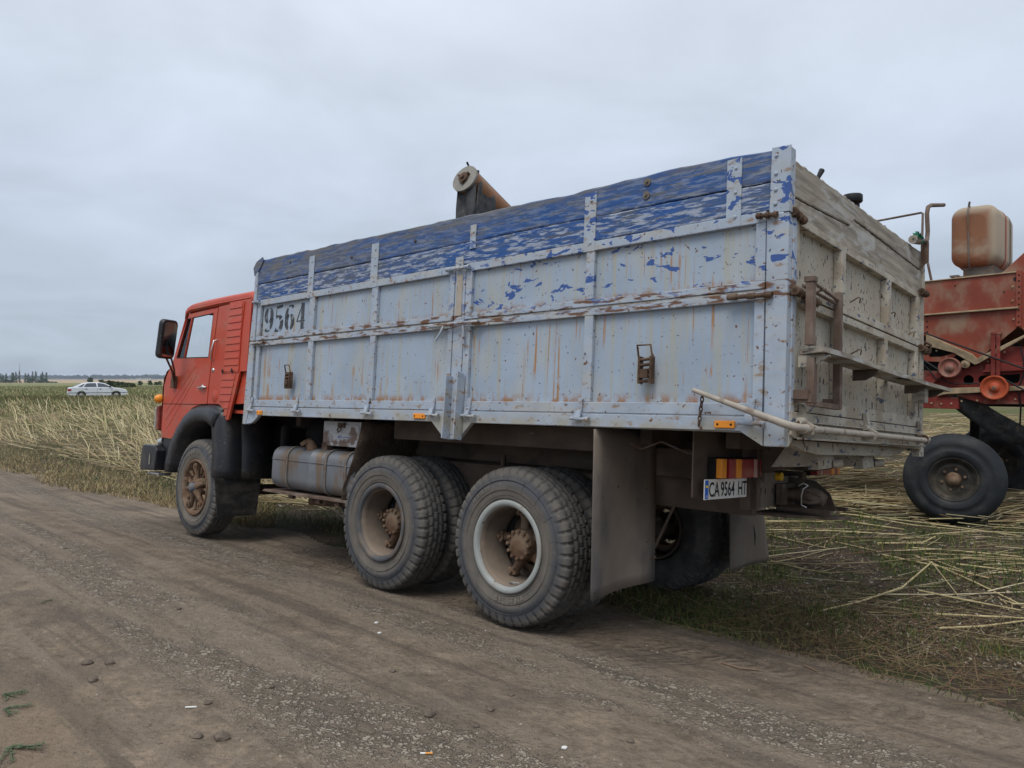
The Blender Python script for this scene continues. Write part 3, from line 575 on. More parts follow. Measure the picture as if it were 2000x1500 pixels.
# axles, differentials, springs, torque rods
ax=MB()
for x in (-3.136,-1.816):
    ax.tube([(x,.45,.5),(x,2.05,.5)],.075,14); ax.lathe([(.0,-.2),(.14,-.15),(.2,0),(.14,.15),(0,.2)],'x',(x+.02,1.25,.52),18)
    ax.tube([(x,.78,.62),(x,.78,.78)],.06,10); ax.tube([(x+.1,.9,.58),(x+.5,.92,.72)],.03,8)
for y in (.86,1.64):
    for i in range(7): ax.box(-3.3+.06*i,-1.65-.06*i,y-.045,y+.045,.60+.018*i,.616+.018*i)
ax.tube([(-6.326,.4,.46),(-6.326,2.1,.46)],.06,12); ax.tube([(-5.4,1.25,.75),(-3.2,1.25,.55)],.05,10)
child(ax,'axles','chassis')
for k_,pts_ in enumerate(([(-1.05,.30,1.20),(-1.0,.34,1.17),(-.9,.40,1.22),(-.75,.45,1.16),(-.60,.6,1.18)],[(-1.6,.45,1.19),(-1.4,.50,1.13),(-1.2,.46,1.20)],[(-2.6,.30,1.24),(-2.2,.34,1.19),(-1.8,.30,1.24)])): child(MB().tube(pts_,.007,6),'air_hose','strap')
ps=MB(); ps.tube([(-1.15,.62,.80),(-1.28,.60,.52),(-1.2,.66,.40),(-1.05,.62,.50)],.008,6); ps.tube([(-1.0,.75,.82),(-1.1,.70,.55),(-1.3,.72,.42)],.01,6); ps.lathe([(0,-.09),(.09,-.07),(.10,.0),(.09,.07),(0,.09)],'x',(-1.45,.9,.62),16); ps.tube([(-2.4,.64,.98),(-2.4,.64,1.06)],.02,8)
child(ps,'brake_line','chassis')
# engine / air cleaner / dark mass behind the cab
eng=MB(); eng.box(-6.6,-5.35,.75,1.75,.75,1.30); eng.box(-5.3,-5.15,.45,2.1,.80,1.18); eng.tube([(-5.05,.35,.86),(-5.05,.36,1.20)],.035,10); eng.tube([(-4.75,.55,1.12),(-4.5,.55,1.20),(-4.2,.5,1.22)],.05,10); eng.lathe([(.0,-.18),(.15,-.16),(.16,.16),(0,.18)],'x',(-4.6,.55,1.14),20); eng.tube([(-4.95,.3,1.0),(-4.8,.32,.9),(-4.6,.4,.95)],.015,8); eng.box(-4.95,-4.3,.5,.56,.62,.98)
child(eng,'engine','dark')
# fuel tank
tk=MB(); 
def rrect(y0,y1,z0,z1,r,n=6):
    p=[]
    for cy,cz,a in ((y1-r,z1-r,0),(y0+r,z1-r,90),(y0+r,z0+r,180),(y1-r,z0+r,270)):
        p+=[(cy+r*math.cos(R(a+90*i/n)),cz+r*math.sin(R(a+90*i/n))) for i in range(n+1)]
    return p
sec=[(-4.86,.03),(-4.845,.008),(-4.83,0),(-4.80,0),(-4.22,0),(-4.215,-.004),(-4.205,-.004),(-4.20,0),(-3.62,0),(-3.60,.006),(-3.585,.03)]
vs=[]; 
for x,ins in sec:
    vs+=[(x,y,z) for y,z in rrect(.115+ins,.66-ins,.63+ins,1.01-ins,.10)]
k=len(vs)//len(sec); tk.add(vs,[(i*k+j,i*k+(j+1)%k,(i+1)*k+(j+1)%k,(i+1)*k+j) for i in range(len(sec)-1) for j in range(k)],True); tk.add(vs[:k],[tuple(range(k))]); tk.add(vs[-k:],[tuple(range(k))])
tk.tube([(-4.83,.112,.895),(-3.6,.112,.895)],.005,6)
FT=child(tk,'fuel_tank','tank')
for x in (-4.575,-3.96,-3.67):
    pr=rrect(.108,.667,.622,1.018,.105); q=MB(); a=[(x-.016,y,z) for y,z in pr]; b=[(x+.016,y,z) for y,z in pr]; n_=len(a)
    q.add(a+b,[(i,(i+1)%n_,(i+1)%n_+n_,i+n_) for i in range(n_)],True); child(q,'tank_strap','strap',FT,solid=.005)
q=MB().tube([(-4.30,.20,.99),(-4.32,.19,1.035),(-4.345,.185,1.055)],[.052,.045,.045],14); q.tube([(-4.36,.175,1.045),(-4.375,.165,1.075)],.055,16); q.box(-4.20,-4.12,.22,.28,1.01,1.075); q.tube([(-4.16,.25,1.06),(-4.15,.24,1.16)],.012,8); child(q,'filler_cap','rust',FT)
q=MB().prism([(-4.96,.585),(-4.93,.604),(-3.55,.622),(-3.55,.60),(-4.7,.585)],'y',.10,.62); child(q,'tank_shelf','angle',FT,bevel=.002)
q=MB()
for x in (-4.5,-4.06,-3.78): q.box(x-.03,x+.03,.12,.16,.555,.60)
q.tube([(-4.44,.30,.53),(-4.0,.36,.55),(-3.4,.6,.6)],.035,14); child(q,'exhaust_pipe','rust')
# tool box
tbx=child(MB().box(-4.19,-3.60,.22,.60,1.048,1.262),'tool_box','whitebox',bevel=.008)
q=MB(); q.box(-4.15,-3.66,.214,.2195,1.085,1.235); child(q,'lid','whitebox',tbx,bevel=.004)
q=MB(); q.box(-4.11,-3.96,.209,.2135,1.155,1.168); q.box(-3.86,-3.70,.209,.2135,1.155,1.168); child(q,'pressed_rib','whitebox',tbx,bevel=.002)
q=MB().tube([(-3.90,.20,1.22),(-3.93,.185,1.19),(-3.90,.18,1.17),(-3.87,.185,1.19),(-3.90,.20,1.22)],.006,6); q.box(-3.95,-3.85,.20,.212,1.21,1.25); child(q,'clasp','rust',tbx)
wr=MB(); x=-3.93
import itertools
pts=[(x+.02*i,.2125,1.125+.007*math.sin(i*2.1)+(.010 if i%4==1 else 0)) for i in range(0,9)]
wr.tube(pts,.0022,4); wr.tube([(x-.02,.2125,1.115),(x-.008,.2125,1.142),(x+.005,.2125,1.115)],.0022,4); child(wr,'handwriting','pblue',tbx)
# mudguard over the middle wheel (curved dirty sheet) 
def sheet(pts,y0,y1,name,mat,solid=.006,wob=0,parent=None,ny=6,bevel=0):
    mb=MB(); P=[]
    for j in range(ny+1):
        y=y0+(y1-y0)*j/ny
        P.append([(p[0]+wob*math.sin(j*1.3+i*.7),y,p[1]+wob*math.cos(j*2.1+i)) for i,p in enumerate(pts)])
    mb.grid(P); return child(mb,name,mat,parent,solid=solid)
gp=[(-3.136+.63*math.cos(R(a)),.50+.66*math.sin(R(a))) for a in np.linspace(165,112,12)]
gp=[(-3.66,.62),(-3.665,.69),(-3.645,.76),(-3.595,.85),(-3.545,.95),(-3.495,1.07),(-3.46,1.16),(-3.435,1.262)]
gp_=[(-3.80,.60),(-3.80,.68)]+[(-3.79,.76),(-3.775,.86),(-3.75,.95),(-3.71,1.04),(-3.65,1.12),(-3.58,1.19),(-3.50,1.235),(-3.40,1.262)]
sheet(gp,.085,.80,'mudguard','mudg',.008,.005)
# rear flaps
def flap(x,y0,y1,zt,zb,name,warp,tb=0,bt=0):
    mb=MB(); P=[]; n=14
    for i in range(n+1):
        t_=i/n; z=zt+(zb-zt)*t_
        P.append([(x+warp*math.sin(t_*2.6)*math.sin(j/8*PI)+.02*t_*math.cos(j*.8),y0-tb*t_+(y1+bt*t_-y0+tb*t_)*j/8,z+(-.0+.02*(j/8))*t_*(1 if bt else 0)-(.035*(1-j/8))*t_*(0 if bt else 1)) for j in range(9)])
    mb.grid(P); return child(mb,name,'flap',solid=.01)
flap(-1.10,.0,.665,1.275,.345,'mud_flap',.012)
f2=flap(-1.14,1.80,2.36,.86,.27,'mud_flap',.05,.0,.13)
child(MB().tube([(-1.078,2.10,.60),(-1.072,2.115,.52),(-1.078,2.13,.44)],[.002,.006,.002],5),'tear','ink',f2)
for i_ in range(9): child(MB().tube([(-1.10,.04+.045*i_,.318+.004*i_),(-1.09,.043+.045*i_+.01*(i_%3),.295+.006*(i_%2)+.004*i_)],.0015,4),'loose_thread','flap')
# plate, lamps, frame end
LX=-.50
q=MB(); q.box(LX-.060,LX-.052,.155,.74,.93,1.285); child(q,'lamp_carrier','chassis')
PL=child(MB().box(LX-.004,LX,.185,.70,.920,1.030),'number_plate','plate',bevel=.002)
child(MB().box(LX+.001,LX+.002,.192,.228,.926,1.024),'country_band','pblue',PL); child(MB().box(LX+.0025,LX+.003,.197,.223,.985,.998),'flag','yel',PL)
def text_on_x(txt,size,xs,y0,z0,x,name,mat,parent,bold=.0):
    vs,fs=text_mb(txt,size,xs,bold); q=MB(); q.add([(x,y0+a,z0+b) for a,b in vs],fs); return child(q,name,mat,parent,recalc=False)
text_on_x('CA',.112,.80,.234,.936,LX+.0015,'plate_letters','ink',PL,.0014); text_on_x('9564',.112,.76,.372,.936,LX+.0015,'plate_digits','ink',PL,.0014); text_on_x('HT',.112,.78,.582,.936,LX+.0015,'plate_letters','ink',PL,.0012)
text_on_x('UA',.022,.9,.197,.932,LX+.0025,'plate_letters','plate',PL)
def lamp(y0,mir,lab):
    s_=-1 if mir else 1; Y=lambda a: y0+s_*a
    o=child(MB().box(LX-.05,LX-.002,min(Y(0),Y(.49)),max(Y(0),Y(.49)),1.03,1.148),'tail_lamp','dark',bevel=.004,label=lab)
    for a,b,mt,nm_,d in ((.004,.062,'amber','turn_lens',.034),(.080,.150,'redlens','brake_lens',.045),(.155,.220,'amber','inner_turn_lens',.048),(.224,.385,'redlens','tail_lens',.045),(.388,.425,'palelens','reverse_lens',.047),(.428,.486,'redlens','fog_lens',.045)):
        y_=sorted((Y(a),Y(b))); child(MB().box(LX-.001,LX+d,y_[0],y_[1],1.036,1.142),nm_,mt,o,bevel=.003)
    return o
lamp(.31,False,'left tail lamp with amber, red and white lenses'); lamp(2.18,True,'right tail lamp with red and amber lenses')
q=MB(); q.box(LX-.06,LX+.0,.74,.80,.84,1.12); q.prism([(.735,1.28),(.765,1.28),(.80,.86),(.77,.845),(.755,.86)],'x',LX+.035,LX+.045); child(q,'lamp_bracket','chassis',bevel=.003)
rc=plate([(.86,.845),(1.165,.845),(1.165,1.012),(.86,1.012)],[[(.905,.965),(.93,.965),(.92,.915),(.915,.915)],[(.985+.012*math.cos(a),.945+.022*math.sin(a)) for a in np.linspace(0,5.6,9)],[(1.09+.012*math.cos(a),.945+.016*math.sin(a)) for a in np.linspace(0,5.6,9)]],'x',LX-.02,LX-.008)
rc.box(LX-.08,LX-.03,.80,1.75,.85,1.01); rc.box(LX-.02,LX-.006,1.17,1.50,.85,1.03)
child(rc,'rear_frame_plate','flap',bevel=.002)
hk=MB(); hk.tube([(-.52,1.20,.925),(-.47,1.20,.925)],.065,14); hk.tube([(-.47,1.20,.925),(-.41,1.20,.930),(-.36,1.21,.932),(-.27,1.22,.915),(-.235,1.22,.90)],[.035,.040,.058,.05,.035],12); hk.tube([(-.36,1.16,.965),(-.30,1.165,.96),(-.245,1.19,.925)],[.012,.016,.013],8); hk.tube([(-.36,1.16,.89),(-.30,1.165,.885),(-.25,1.19,.90)],[.012,.014,.013],8); hk.box(-.49,-.45,1.10,1.30,.86,.99)
hk.prism([(-.50,1.03),(-.33,1.015),(-.24,.94),(-.20,.84),(-.34,.83),(-.50,.86)],'y',1.315,1.33); hk.box(-.50,-.17,1.12,1.17,.825,.85); hk.box(-.50,-.24,1.62,1.66,.815,.84)
hk.prism([(-.60,1.0),(-.38,1.0),(-.14,1.22),(-.10,1.29),(-.15,1.34),(-.25,1.34),(-.60,1.30)],'z',.795,.812)
child(hk,'tow_hitch','hitch',bevel=.002)
child(MB().tube([(-.36,1.12,.985),(-.33,1.12,1.005),(-.305,1.13,.99),(-.33,1.12,.97),(-.34,1.12,.93),(-.345,1.13,.87),(-.32,1.15,.855)],.0045,6),'hitch_pin','chrome')
q=MB().tube([(-.50,1.10,1.035),(-.455,1.10,1.035)],.026,14); child(q,'trailer_connector','yelcap')
child(MB().box(-.55,-.49,.93,1.12,1.00,1.06),'connector_bracket','flap',bevel=.003)
# ---- wheels
def build_tyre(w=.27,Ro=.51,Ri=.262,seed=0,mat='tyre',lug=44):
    NT=44*13; prof=[]
    # profile (y from 0 outer to w), radius; tread section between y=.03..w-.03
    left=[(Ri,.030),(Ri+.012,.018),(Ri+.03,.012),(Ri+.055,.006),(Ri+.085,.001),(Ri+.12,-.003),(Ri+.15,-.003),(Ri+.152,.0),(Ri+.18,.0),(Ro-.045,.007),(Ro-.03,.012)]
    tr=[.020,.032]+list(np.linspace(.045,w-.045,17))+[w-.032,w-.020]
    P=[(r,y,0) for r,y in left]+[(None,y,1) for y in tr]+[(r,w-y,0) for r,y in reversed(left)]
    a=np.linspace(0,2*PI,NT,endpoint=False); vs=[]
    for r,y,t in P:
        if not t:
            rr=np.full(NT,r); yy=np.full(NT,y)
            if r>Ro-.05: # shoulder notches
                ph=(a*lug/(2*PI))%1; cut=((ph<.25)).astype(float); rr=rr-cut*.010*(r-(Ro-.05))/.02; yy=yy+cut*.012*(1 if y<w/2 else -1)
        else:
            u=(y-w/2)/(w/2-.02); crown=-.010*u*u; ph=(a*lug/(2*PI)+(.0 if u<0 else .5))%1
            g=np.zeros(NT)
            if abs(u)>.60: g=((ph<.25)).astype(float)*np.clip((abs(u)-.50)/.3,.35,1.15)
            # zig-zag grooves
            zz=.055*np.abs(((a*lug/(2*PI))%1)*2-1)
            for c in (-.60,-.2,.2,.60):
                g=np.maximum(g,(np.abs(u-c-(zz-.027)*(1 if c<0 else -1)*1.9)<.055).astype(float)*.9)
            if abs(u)<=.62: g=np.maximum(g,((((a*lug/(2*PI))+(.25 if abs(u)<.2 else .75))%1)<.10).astype(float)*.7)
            edge=1-.35*(abs(u)>.93); rr=Ro+crown-g*.012-(1-edge)*.02; yy=np.full(NT,y)
        vs.append(np.stack([rr*np.cos(a),yy,rr*np.sin(a)],1))
    V=np.concatenate(vs); m=len(P); F=[]
    idx=np.arange(NT); nx=(idx+1)%NT
    for i in range(m-1): F.append(np.stack([i*NT+idx,i*NT+nx,(i+1)*NT+nx,(i+1)*NT+idx],1))
    F=np.concatenate(F); mb=MB(); mb.v=[tuple(v) for v in V.tolist()]; mb.f=[tuple(f) for f in F.tolist()]; mb.s=[True]*len(mb.f)
    for rr in (Ri+.045,Ri+.062,Ri+.098,Ri+.160): mb.lathe([(rr,.0088 if rr<Ri+.07 else .002),(rr+.0015,.002 if rr<Ri+.07 else -.0065),(rr+.003,.0088 if rr<Ri+.07 else .002)],'y',(0,0,0),96)
    for k in range(36):
        a0=2*PI*k/36+.03; r0,r1=Ri+.10,Ri+.175
        if k%2: mb.tube([(r0*math.cos(a0),-.003,r0*math.sin(a0)),(r1*math.cos(a0),-.0035,r1*math.sin(a0))],.0016,4)
    return mb
def arc_text(txt,rad,a0,size,y=-.006,step=None,flip=False):
    "letters round the sidewall, upright towards the rim"
    mb=MB(); a=a0
    for c in txt:
        vs,fs=text_mb(c,size,1.0,.001)
        if vs:
            wd=max(v[0] for v in vs); 
            out=[]
            for x,z in vs:
                ang=a-(x-wd/2)/rad if not flip else a+(x-wd/2)/rad; rr=rad+(z if not flip else -z); out.append((rr*math.cos(ang),y,rr*math.sin(ang)))
            mb.add(out,fs)
        else: wd=size*.3
        a+=(-1 if not flip else 1)*((step or (wd+size*.22))/rad)
    return mb
def dual_rim(mat,name='rim'):
    q=MB(); q.lathe([(.270,.030),(.292,.012),(.296,.0),(.288,-.006),(.268,-.004),(.258,.004),(.253,.02)],'y',(0,0,0),64); return q
def hub_mb():
    q=MB(); q.lathe([(0,.115),(.03,.113),(.055,.118),(.075,.12),(.098,.128),(.101,.14),(.101,.20),(.12,.24),(.12,.30)],'y',(0,0,0),36)
    for k in range(12):
        a=2*PI*k/12; c=(.088*math.cos(a),0,.088*math.sin(a)); q.lathe([(0,.100),(.009,.101),(.0135,.106),(.0135,.135)],'y',c,6,smooth=False)
    for k in range(5):
        a=R(172+72*k); ca,sa=math.cos(a),math.sin(a)
        q.tube([(.08*ca,.20,.08*sa),(.15*ca,.215,.15*sa),(.20*ca,.205,.20*sa),(.225*ca,.20,.225*sa)],[.038,.032,.030,.034],10)
        for e in (-.13,.13):
            ce,se=math.cos(a+e),math.sin(a+e); q.tube([(.205*ce,.165,.205*se),(.215*ce,.20,.215*se)],.012,8)
        q.tube([(.213*ca,.145,.213*sa),(.213*ca,.20,.213*sa)],.013,6); q.box(.21*ca-.022,.21*ca+.022,.165,.185,.21*sa-.022,.21*sa+.022)
    q.lathe([(.15,.285),(.205,.285),(.205,.42),(.15,.42)],'y',(0,0,0),40)
    return q
tyre_me={}
def wheel(x,y,kind,mirror=False,label=None):
    "outer face plane at local y=0, hub recessed towards +y"
    matr={'mid':'rimd','rear':'rimw','inner':'rimd','far':'rimd'}[kind]
    W=dual_rim(matr).build('wheel',matr,T_); W.location=(x,y,.505)
    if mirror: W.rotation_euler=(0,0,PI)
    if label: W['label']=label
    key=('t',kind=='rear')
    if 'tyre' not in tyre_me:
        o=build_tyre(seed=0).build('tyre','tyre',W,recalc=False); tyre_me['tyre']=o.data
    else:
        o=bpy.data.objects.new('tyre',tyre_me['tyre']); sc.collection.objects.link(o); o.parent=W
    br=MB().lathe([(.252,.02),(.246,.06),(.240,.14),(.236,.20),(.226,.235),(.236,.25),(.25,.262)],'y',(0,0,0),64).build('rim_barrel','rimi',W,solid=.004)
    if kind!='inner': hub_mb().build('hub','hub',W)
    return W
random.seed(3)
ws=[]
wm=wheel(-3.136,.075,'mid',label='middle left wheel with dark dusty rim'); wr_=wheel(-1.816,.075,'rear',label='rear left wheel with pale grey rim ring')
for x in (-3.136,-1.816):
    wheel(x,.395,'inner'); wheel(x,2.425,'far',True); wheel(x,2.105,'inner',True)
wm.rotation_euler=(0,0,0)
arc_text('BELSHINA',.352,R(-66)-.60,.046,y=-.008,flip=True).build('tyre_lettering','letter',wr_,recalc=False)
arc_text('285',.362,R(-45),.045,y=-.008,flip=True).build('tyre_lettering','letter',wm,recalc=False)
arc_text('10.00R20',.385,R(140),.034,y=-.008).build('tyre_lettering','letter',wr_,recalc=False)
q=MB().tube([(.08,.08,-.235),(.02,.06,-.24),(.0,.05,-.235),(.03,.045,-.225),(.075,.06,-.225)],.004,6); q.build('valve_wire','rimw',wr_)
# front wheel
def front_wheel(x,y,mirror=False):
    q=MB(); q.lathe([(.262,.035),(.292,.014),(.297,.0),(.286,-.004),(.268,.002),(.262,.02),(.250,.035),(.246,.06),(.205,.075)],'y',(0,0,0),64)
    W=q.build('wheel','hub',T_,label='front left wheel with five-armed rusty hub' if not mirror else None); W.location=(x,y,.505)
    if mirror: W.rotation_euler=(0,0,PI)
    o=bpy.data.objects.new('tyre',tyre_me['tyre'].copy()); sc.collection.objects.link(o); o.parent=W; o.data.materials[0]=M['tyre2']
    h=MB(); h.lathe([(.0,-.005),(.045,-.002),(.085,.01),(.10,.03),(.10,.10)],'y',(0,0,0),28)
    for k in range(5):
        a=R(92+72*k); ca,sa=math.cos(a),math.sin(a)
        h.tube([(.05*ca,.02,.05*sa),(.12*ca,.026,.12*sa),(.19*ca,.036,.19*sa),(.235*ca,.040,.235*sa)],[.046,.027,.023,.032],10)
        h.tube([(.225*ca,-.015,.225*sa),(.225*ca,.03,.225*sa)],.014,6); h.box(.225*ca-.028,.225*ca+.028,.0,.014,.225*sa-.028,.225*sa+.028)
        for e in (-.42,.42): ce,se=math.cos(a+e),math.sin(a+e); h.tube([(.16*ce,.04,.16*se),(.235*ce,.045,.235*se)],[.012,.026],8)
    h.lathe([(.10,.08),(.24,.08)],'y',(0,0,0),40)
    h.build('hub','hub',W)
    MB().lathe([(0,-.055),(.02,-.053),(.040,-.045),(.050,-.028),(.054,.0),(.062,.004)],'y',(0,0,0),24).build('hub_cap','hubcap',W)
    return W
fw=front_wheel(-6.326,.075); fw2=front_wheel(-6.326,2.425,True)
arc_text('10.00R20',.350,R(118),.048,y=-.008).build('tyre_lettering','letter',fw,recalc=False)
# ---- front mudguard
arch_o=[(-7.10,.62),(-7.08,.74),(-7.04,.86),(-6.96,1.0),(-6.86,1.12),(-6.72,1.24),(-6.55,1.325),(-6.35,1.365),(-6.10,1.372),(-5.92,1.368),(-5.80,1.33)]
arch_i=[(-6.87,.62),(-6.86,.74),(-6.82,.86),(-6.76,.96),(-6.68,1.05),(-6.57,1.13),(-6.44,1.18),(-6.32,1.20),(-6.12,1.20),(-6.0,1.16),(-5.95,1.12)]
mb=MB(); P=[[(x,.16,z) for x,z in arch_o],[(x,.08,z-.0) for x,z in arch_o],[(x*.7+u*.3,.045,z*.7+v*.3) for (x,z),(u,v) in zip(arch_o,arch_i)],[(x*.2+u*.8,.045,z*.2+v*.8) for (x,z),(u,v) in zip(arch_o,arch_i)],[(u,.06,v) for u,v in arch_i],[(u,.62,v) for u,v in arch_i]]
mb.grid(P); child(mb,'fender_arch','black',solid=.006)
# rear-facing part of the guard: curved cover plus ribbed flap
mb=MB(); P=[]
for i in range(9):
    t_=i/8; z=1.335-.70*t_; x=-5.80+.07*t_+.05*math.sin(t_*2.2)
    P.append([(x-.22,.055,z+.005),(x-.10,.050,z+.004),(x-.03,.065,z),(x,.11,z),(x+.012,.25,z),(x+.012,.252,z),(x+.022,.26,z),(x+.022,.62,z)])
mb.grid(P); child(mb,'fender_rear','black',solid=.008)
child(MB().box(-5.705,-5.69,.25,.53,.685,.715),'flap_clamp','chrome',bevel=.003)
mb=MB(); 
mb.prism([(-.005,.645),(.49,.64),(.46,.262),(.045,.262)],'x',-5.715,-5.70)
for i in range(34):
    y=.03+i*.0128
    mb.box(-5.70,-5.6945,y,y+.006,.50,.635); mb.box(-5.70,-5.6945,y+.01*0+.006*0+.004,y+.010,.275,.40)
child(mb,'front_mud_flap','rubber')
# ---- cab
cab_out=[(-7.31,.985),(-6.98,.985),(-6.86,1.13),(-6.72,1.25),(-6.55,1.335),(-6.35,1.375),(-6.225,1.382)]
YC=.10
# inner shell (side wall with window opening), roof, back, front
inner_o=[(-7.30,1.0),(-6.96,1.0),(-6.84,1.13),(-6.70,1.25),(-6.55,1.34),(-6.35,1.38),(-5.95,1.385),(-5.42,1.40),(-5.40,2.42),(-6.1,2.435),(-6.86,2.42),(-7.19,1.86),(-7.35,1.68)]
win=[(-7.115,1.880),(-6.862,2.365),(-6.20,2.378),(-6.25,1.855)]
C=plate(inner_o,[win],'y',.128,.15).build('cab','red',T_,label='red cab with worn paint')
plate([(x,z) for x,z in inner_o],[[(-7.05,1.90),(-6.84,2.34),(-6.22,2.35),(-6.26,1.88)]],'y',2.34,2.37).build('far_side','red',C)
# roof and front as one skin following the profile
prof=[(-5.385,2.30),(-5.385,2.43),(-5.395,2.505),(-5.45,2.532),(-6.0,2.535),(-6.5,2.532),(-6.77,2.522),(-6.86,2.500),(-6.91,2.44)]
ys=[.118,.100,.106,.135,.18,.26,.5,.9,1.25,1.6,2.0,2.24,2.32,2.365,2.394,2.40]
def bul(y): 
    d=min(y-.10,2.40-y); return max(0,1-math.exp(-d/.10))
mb=MB(); P=[]
for i,(x,z) in enumerate(prof):
    P.append([(x-(.06*bul(y) if i>6 else 0),y+(.0 if 0<jj<len(ys)-1 else (-.016 if jj==0 else -.002)),z-.035*(1-bul(y))*(1 if i in (2,3,4,5,6,7) else .3)+ (.04*bul(y) if 2<=i<=7 else 0)-(.085 if jj in (0,len(ys)-1) and i>0 else 0)) for jj,y in enumerate(ys)])
mb.grid(P); mb.build('roof','red',C,solid=.006)
mb=MB(); mb.tube([(-5.41,.096,2.452),(-6.1,.096,2.452),(-6.78,.096,2.440),(-6.89,.10,2.41)],.009,6); mb.build('roof_gutter','red',C)
fprof=[(-7.20,1.80),(-7.30,1.76),(-7.365,1.68),(-7.38,1.55),(-7.37,1.30),(-7.34,1.10),(-7.31,.985)]
mb=MB(); P=[[(x-.16*bul(y),y,z) for y in ys] for x,z in fprof]; mb.grid(P); mb.build('front_panel','red',C,solid=.006)
mb=MB(); P=[[(x-(.045+.05*k),y,z) for y in (.135,.8,1.7,2.36)] for k,(x,z) in enumerate([(-6.90,2.45),(-7.20,1.81)])]; mb.grid(P); mb.build('windscreen','glass',C)
for y in (.125,2.37): MB().tube([(-6.895,y,2.43),(-7.19,y,1.84)],.016,8).build('windscreen_pillar','red',C)
q=MB().box(-5.41,-5.39,.13,2.36,1.32,1.95); q.box(-5.41,-5.39,.13,.6,1.95,2.42); q.box(-5.41,-5.39,1.9,2.36,1.95,2.42); q.box(-7.2,-5.41,.15,2.34,1.30,1.33); q.build('back_wall','red',C)
MB().box(-5.413,-5.41,.6,1.9,1.95,2.40).build('rear_window','glass',C)
q=MB(); q.box(-6.35,-5.9,.35,.85,1.35,1.55); q.box(-6.0,-5.85,.35,.85,1.5,1.86); q.box(-6.35,-5.9,1.5,2.1,1.35,1.55); q.box(-6.0,-5.85,1.5,2.1,1.5,1.86); q.build('seat','seat',C)
q=MB(); q.box(-7.28,-6.95,.2,2.3,1.5,1.80); q.build('dashboard','seat',C)
q=MB().tube([(-6.72+.11*math.sin(a),.62+.22*math.cos(a),1.84+.19*math.sin(a)) for a in np.linspace(0,2*PI,20,endpoint=False)],.013,6,closed=True); q.tube([(-6.72,.62,1.84),(-6.9,.62,1.5)],.02,6); q.build('steering_wheel','seat',C)
# door
dout=[(-7.325,.992),(-7.01,.992),(-6.87,1.135),(-6.73,1.255),(-6.56,1.342),(-6.36,1.384),(-6.222,1.388),(-6.215,1.60),(-6.17,2.0),(-6.115,2.405),(-6.815,2.392),(-7.16,1.86),(-7.30,1.70),(-7.345,1.60)]
dwin=[(-7.06,1.905),(-6.84,2.34),(-6.215,2.358),(-6.262,1.885)]
D_=plate(dout,[dwin],'y',.098,.124).build('door','red',T_,bevel=.004,label='red driver door with window')
q=MB()
for a,b in ((dwin[0],dwin[1]),(dwin[1],dwin[2]),(dwin[2],dwin[3]),(dwin[3],dwin[0])): q.tube([(a[0],.103,a[1]),(b[0],.103,b[1])],.007,6)
q.build('window_seal','ink',D_)
q=MB().tube([(-6.86,.107,1.90),(-6.73,.107,2.345)],.015,6); q.build('window_divider','red',D_)
plate([(-7.05,1.91),(-6.845,2.33),(-6.745,2.333),(-6.875,1.905)],[],'y',.114,.116).build('quarter_glass','glass',D_)
q=MB().tube([(-6.335,.10,1.56),(-6.33,.062,1.56),(-6.26,.060,1.565),(-6.25,.09,1.565)],.010,8); q.lathe([(0,-.012),(.026,-.010),(.030,.0)],'y',(-6.35,.098,1.565),14); q.tube([(-6.42,.082,1.56),(-6.27,.072,1.565)],[.010,.016],8); q.build('door_handle','chrome',D_)
# creases pressed in the door
q=MB()
for a,b in (((-7.335,1.382),(-6.225,1.392)),): q.box(a[0],b[0],.0955,.099,a[1]-.003,a[1]+.003)
q.build('door_crease','dark',D_)
q=MB()
for a,b in (((-7.22,1.20),(-6.62,1.66)),((-7.24,1.30),(-6.55,1.80)),((-7.18,1.10),(-6.50,1.70))): q.tube([(a[0],.0985,a[1]),(b[0],.0985,b[1])],.0035,5)
q.build('pressed_line','red',D_)
# rear quarter with louvred cover
rq=plate([(-6.207,1.39),(-5.96,1.39),(-5.92,1.372),(-5.86,2.425),(-6.10,2.418),(-6.155,2.0),(-6.20,1.6)],[],'y',.100,.126).build('rear_quarter','red',T_,bevel=.003)
q=MB().tube([(-6.085,.10,2.06),(-6.08,.062,2.05),(-6.11,.056,1.95),(-6.125,.062,1.86),(-6.13,.10,1.84)],.009,8); q.build('grab_handle','chrome',rq)
q=MB().lathe([(0,-.012),(.02,-.01),(.024,.0)],'y',(-6.13,.10,1.745),12); q.build('door_lock','chrome',rq)
MB().lathe([(0,-.004),(.06,-.004),(.066,0)],'y',(-6.05,.10,1.47),24).build('round_cover','red',rq)
lo=plate([(-5.948,1.39),(-5.89,1.372),(-5.745,1.222),(-5.70,1.235),(-5.535,1.70),(-5.535,1.715),(-5.39,1.715),(-5.385,2.44),(-5.845,2.44)],[],'y',.090,.115).build('side_cover','red',T_,bevel=.004,label='louvred red side cover behind the door')
q=MB()
for i,z in enumerate(np.linspace(1.275,2.37,16)):
    x0=np.interp(z,[1.38,2.44],[-5.915,-5.815]) if z>1.38 else -5.80; x1=-5.56 if z>1.70 else np.interp(z,[1.22,1.7],[-5.745,-5.60])
    if x1-x0>.05: q.prism([(.0895,z-.006),(.081,z-.003),(.0885,z+.062),(.0895,z+.062)],'x',x0,x1)
q.build('louvre','red',lo)
q=MB().tube([(-5.545,.086,1.72),(-5.55,.084,2.1),(-5.52,.086,2.42)],.006,6); q.build('cover_edge','red',lo)
q=MB()
for x in (-5.86,-5.66): q.tube([(x-.03,.078,1.72),(x-.01,.072,1.745),(x+.01,.072,1.72),(x,.074,1.70)],.006,6)
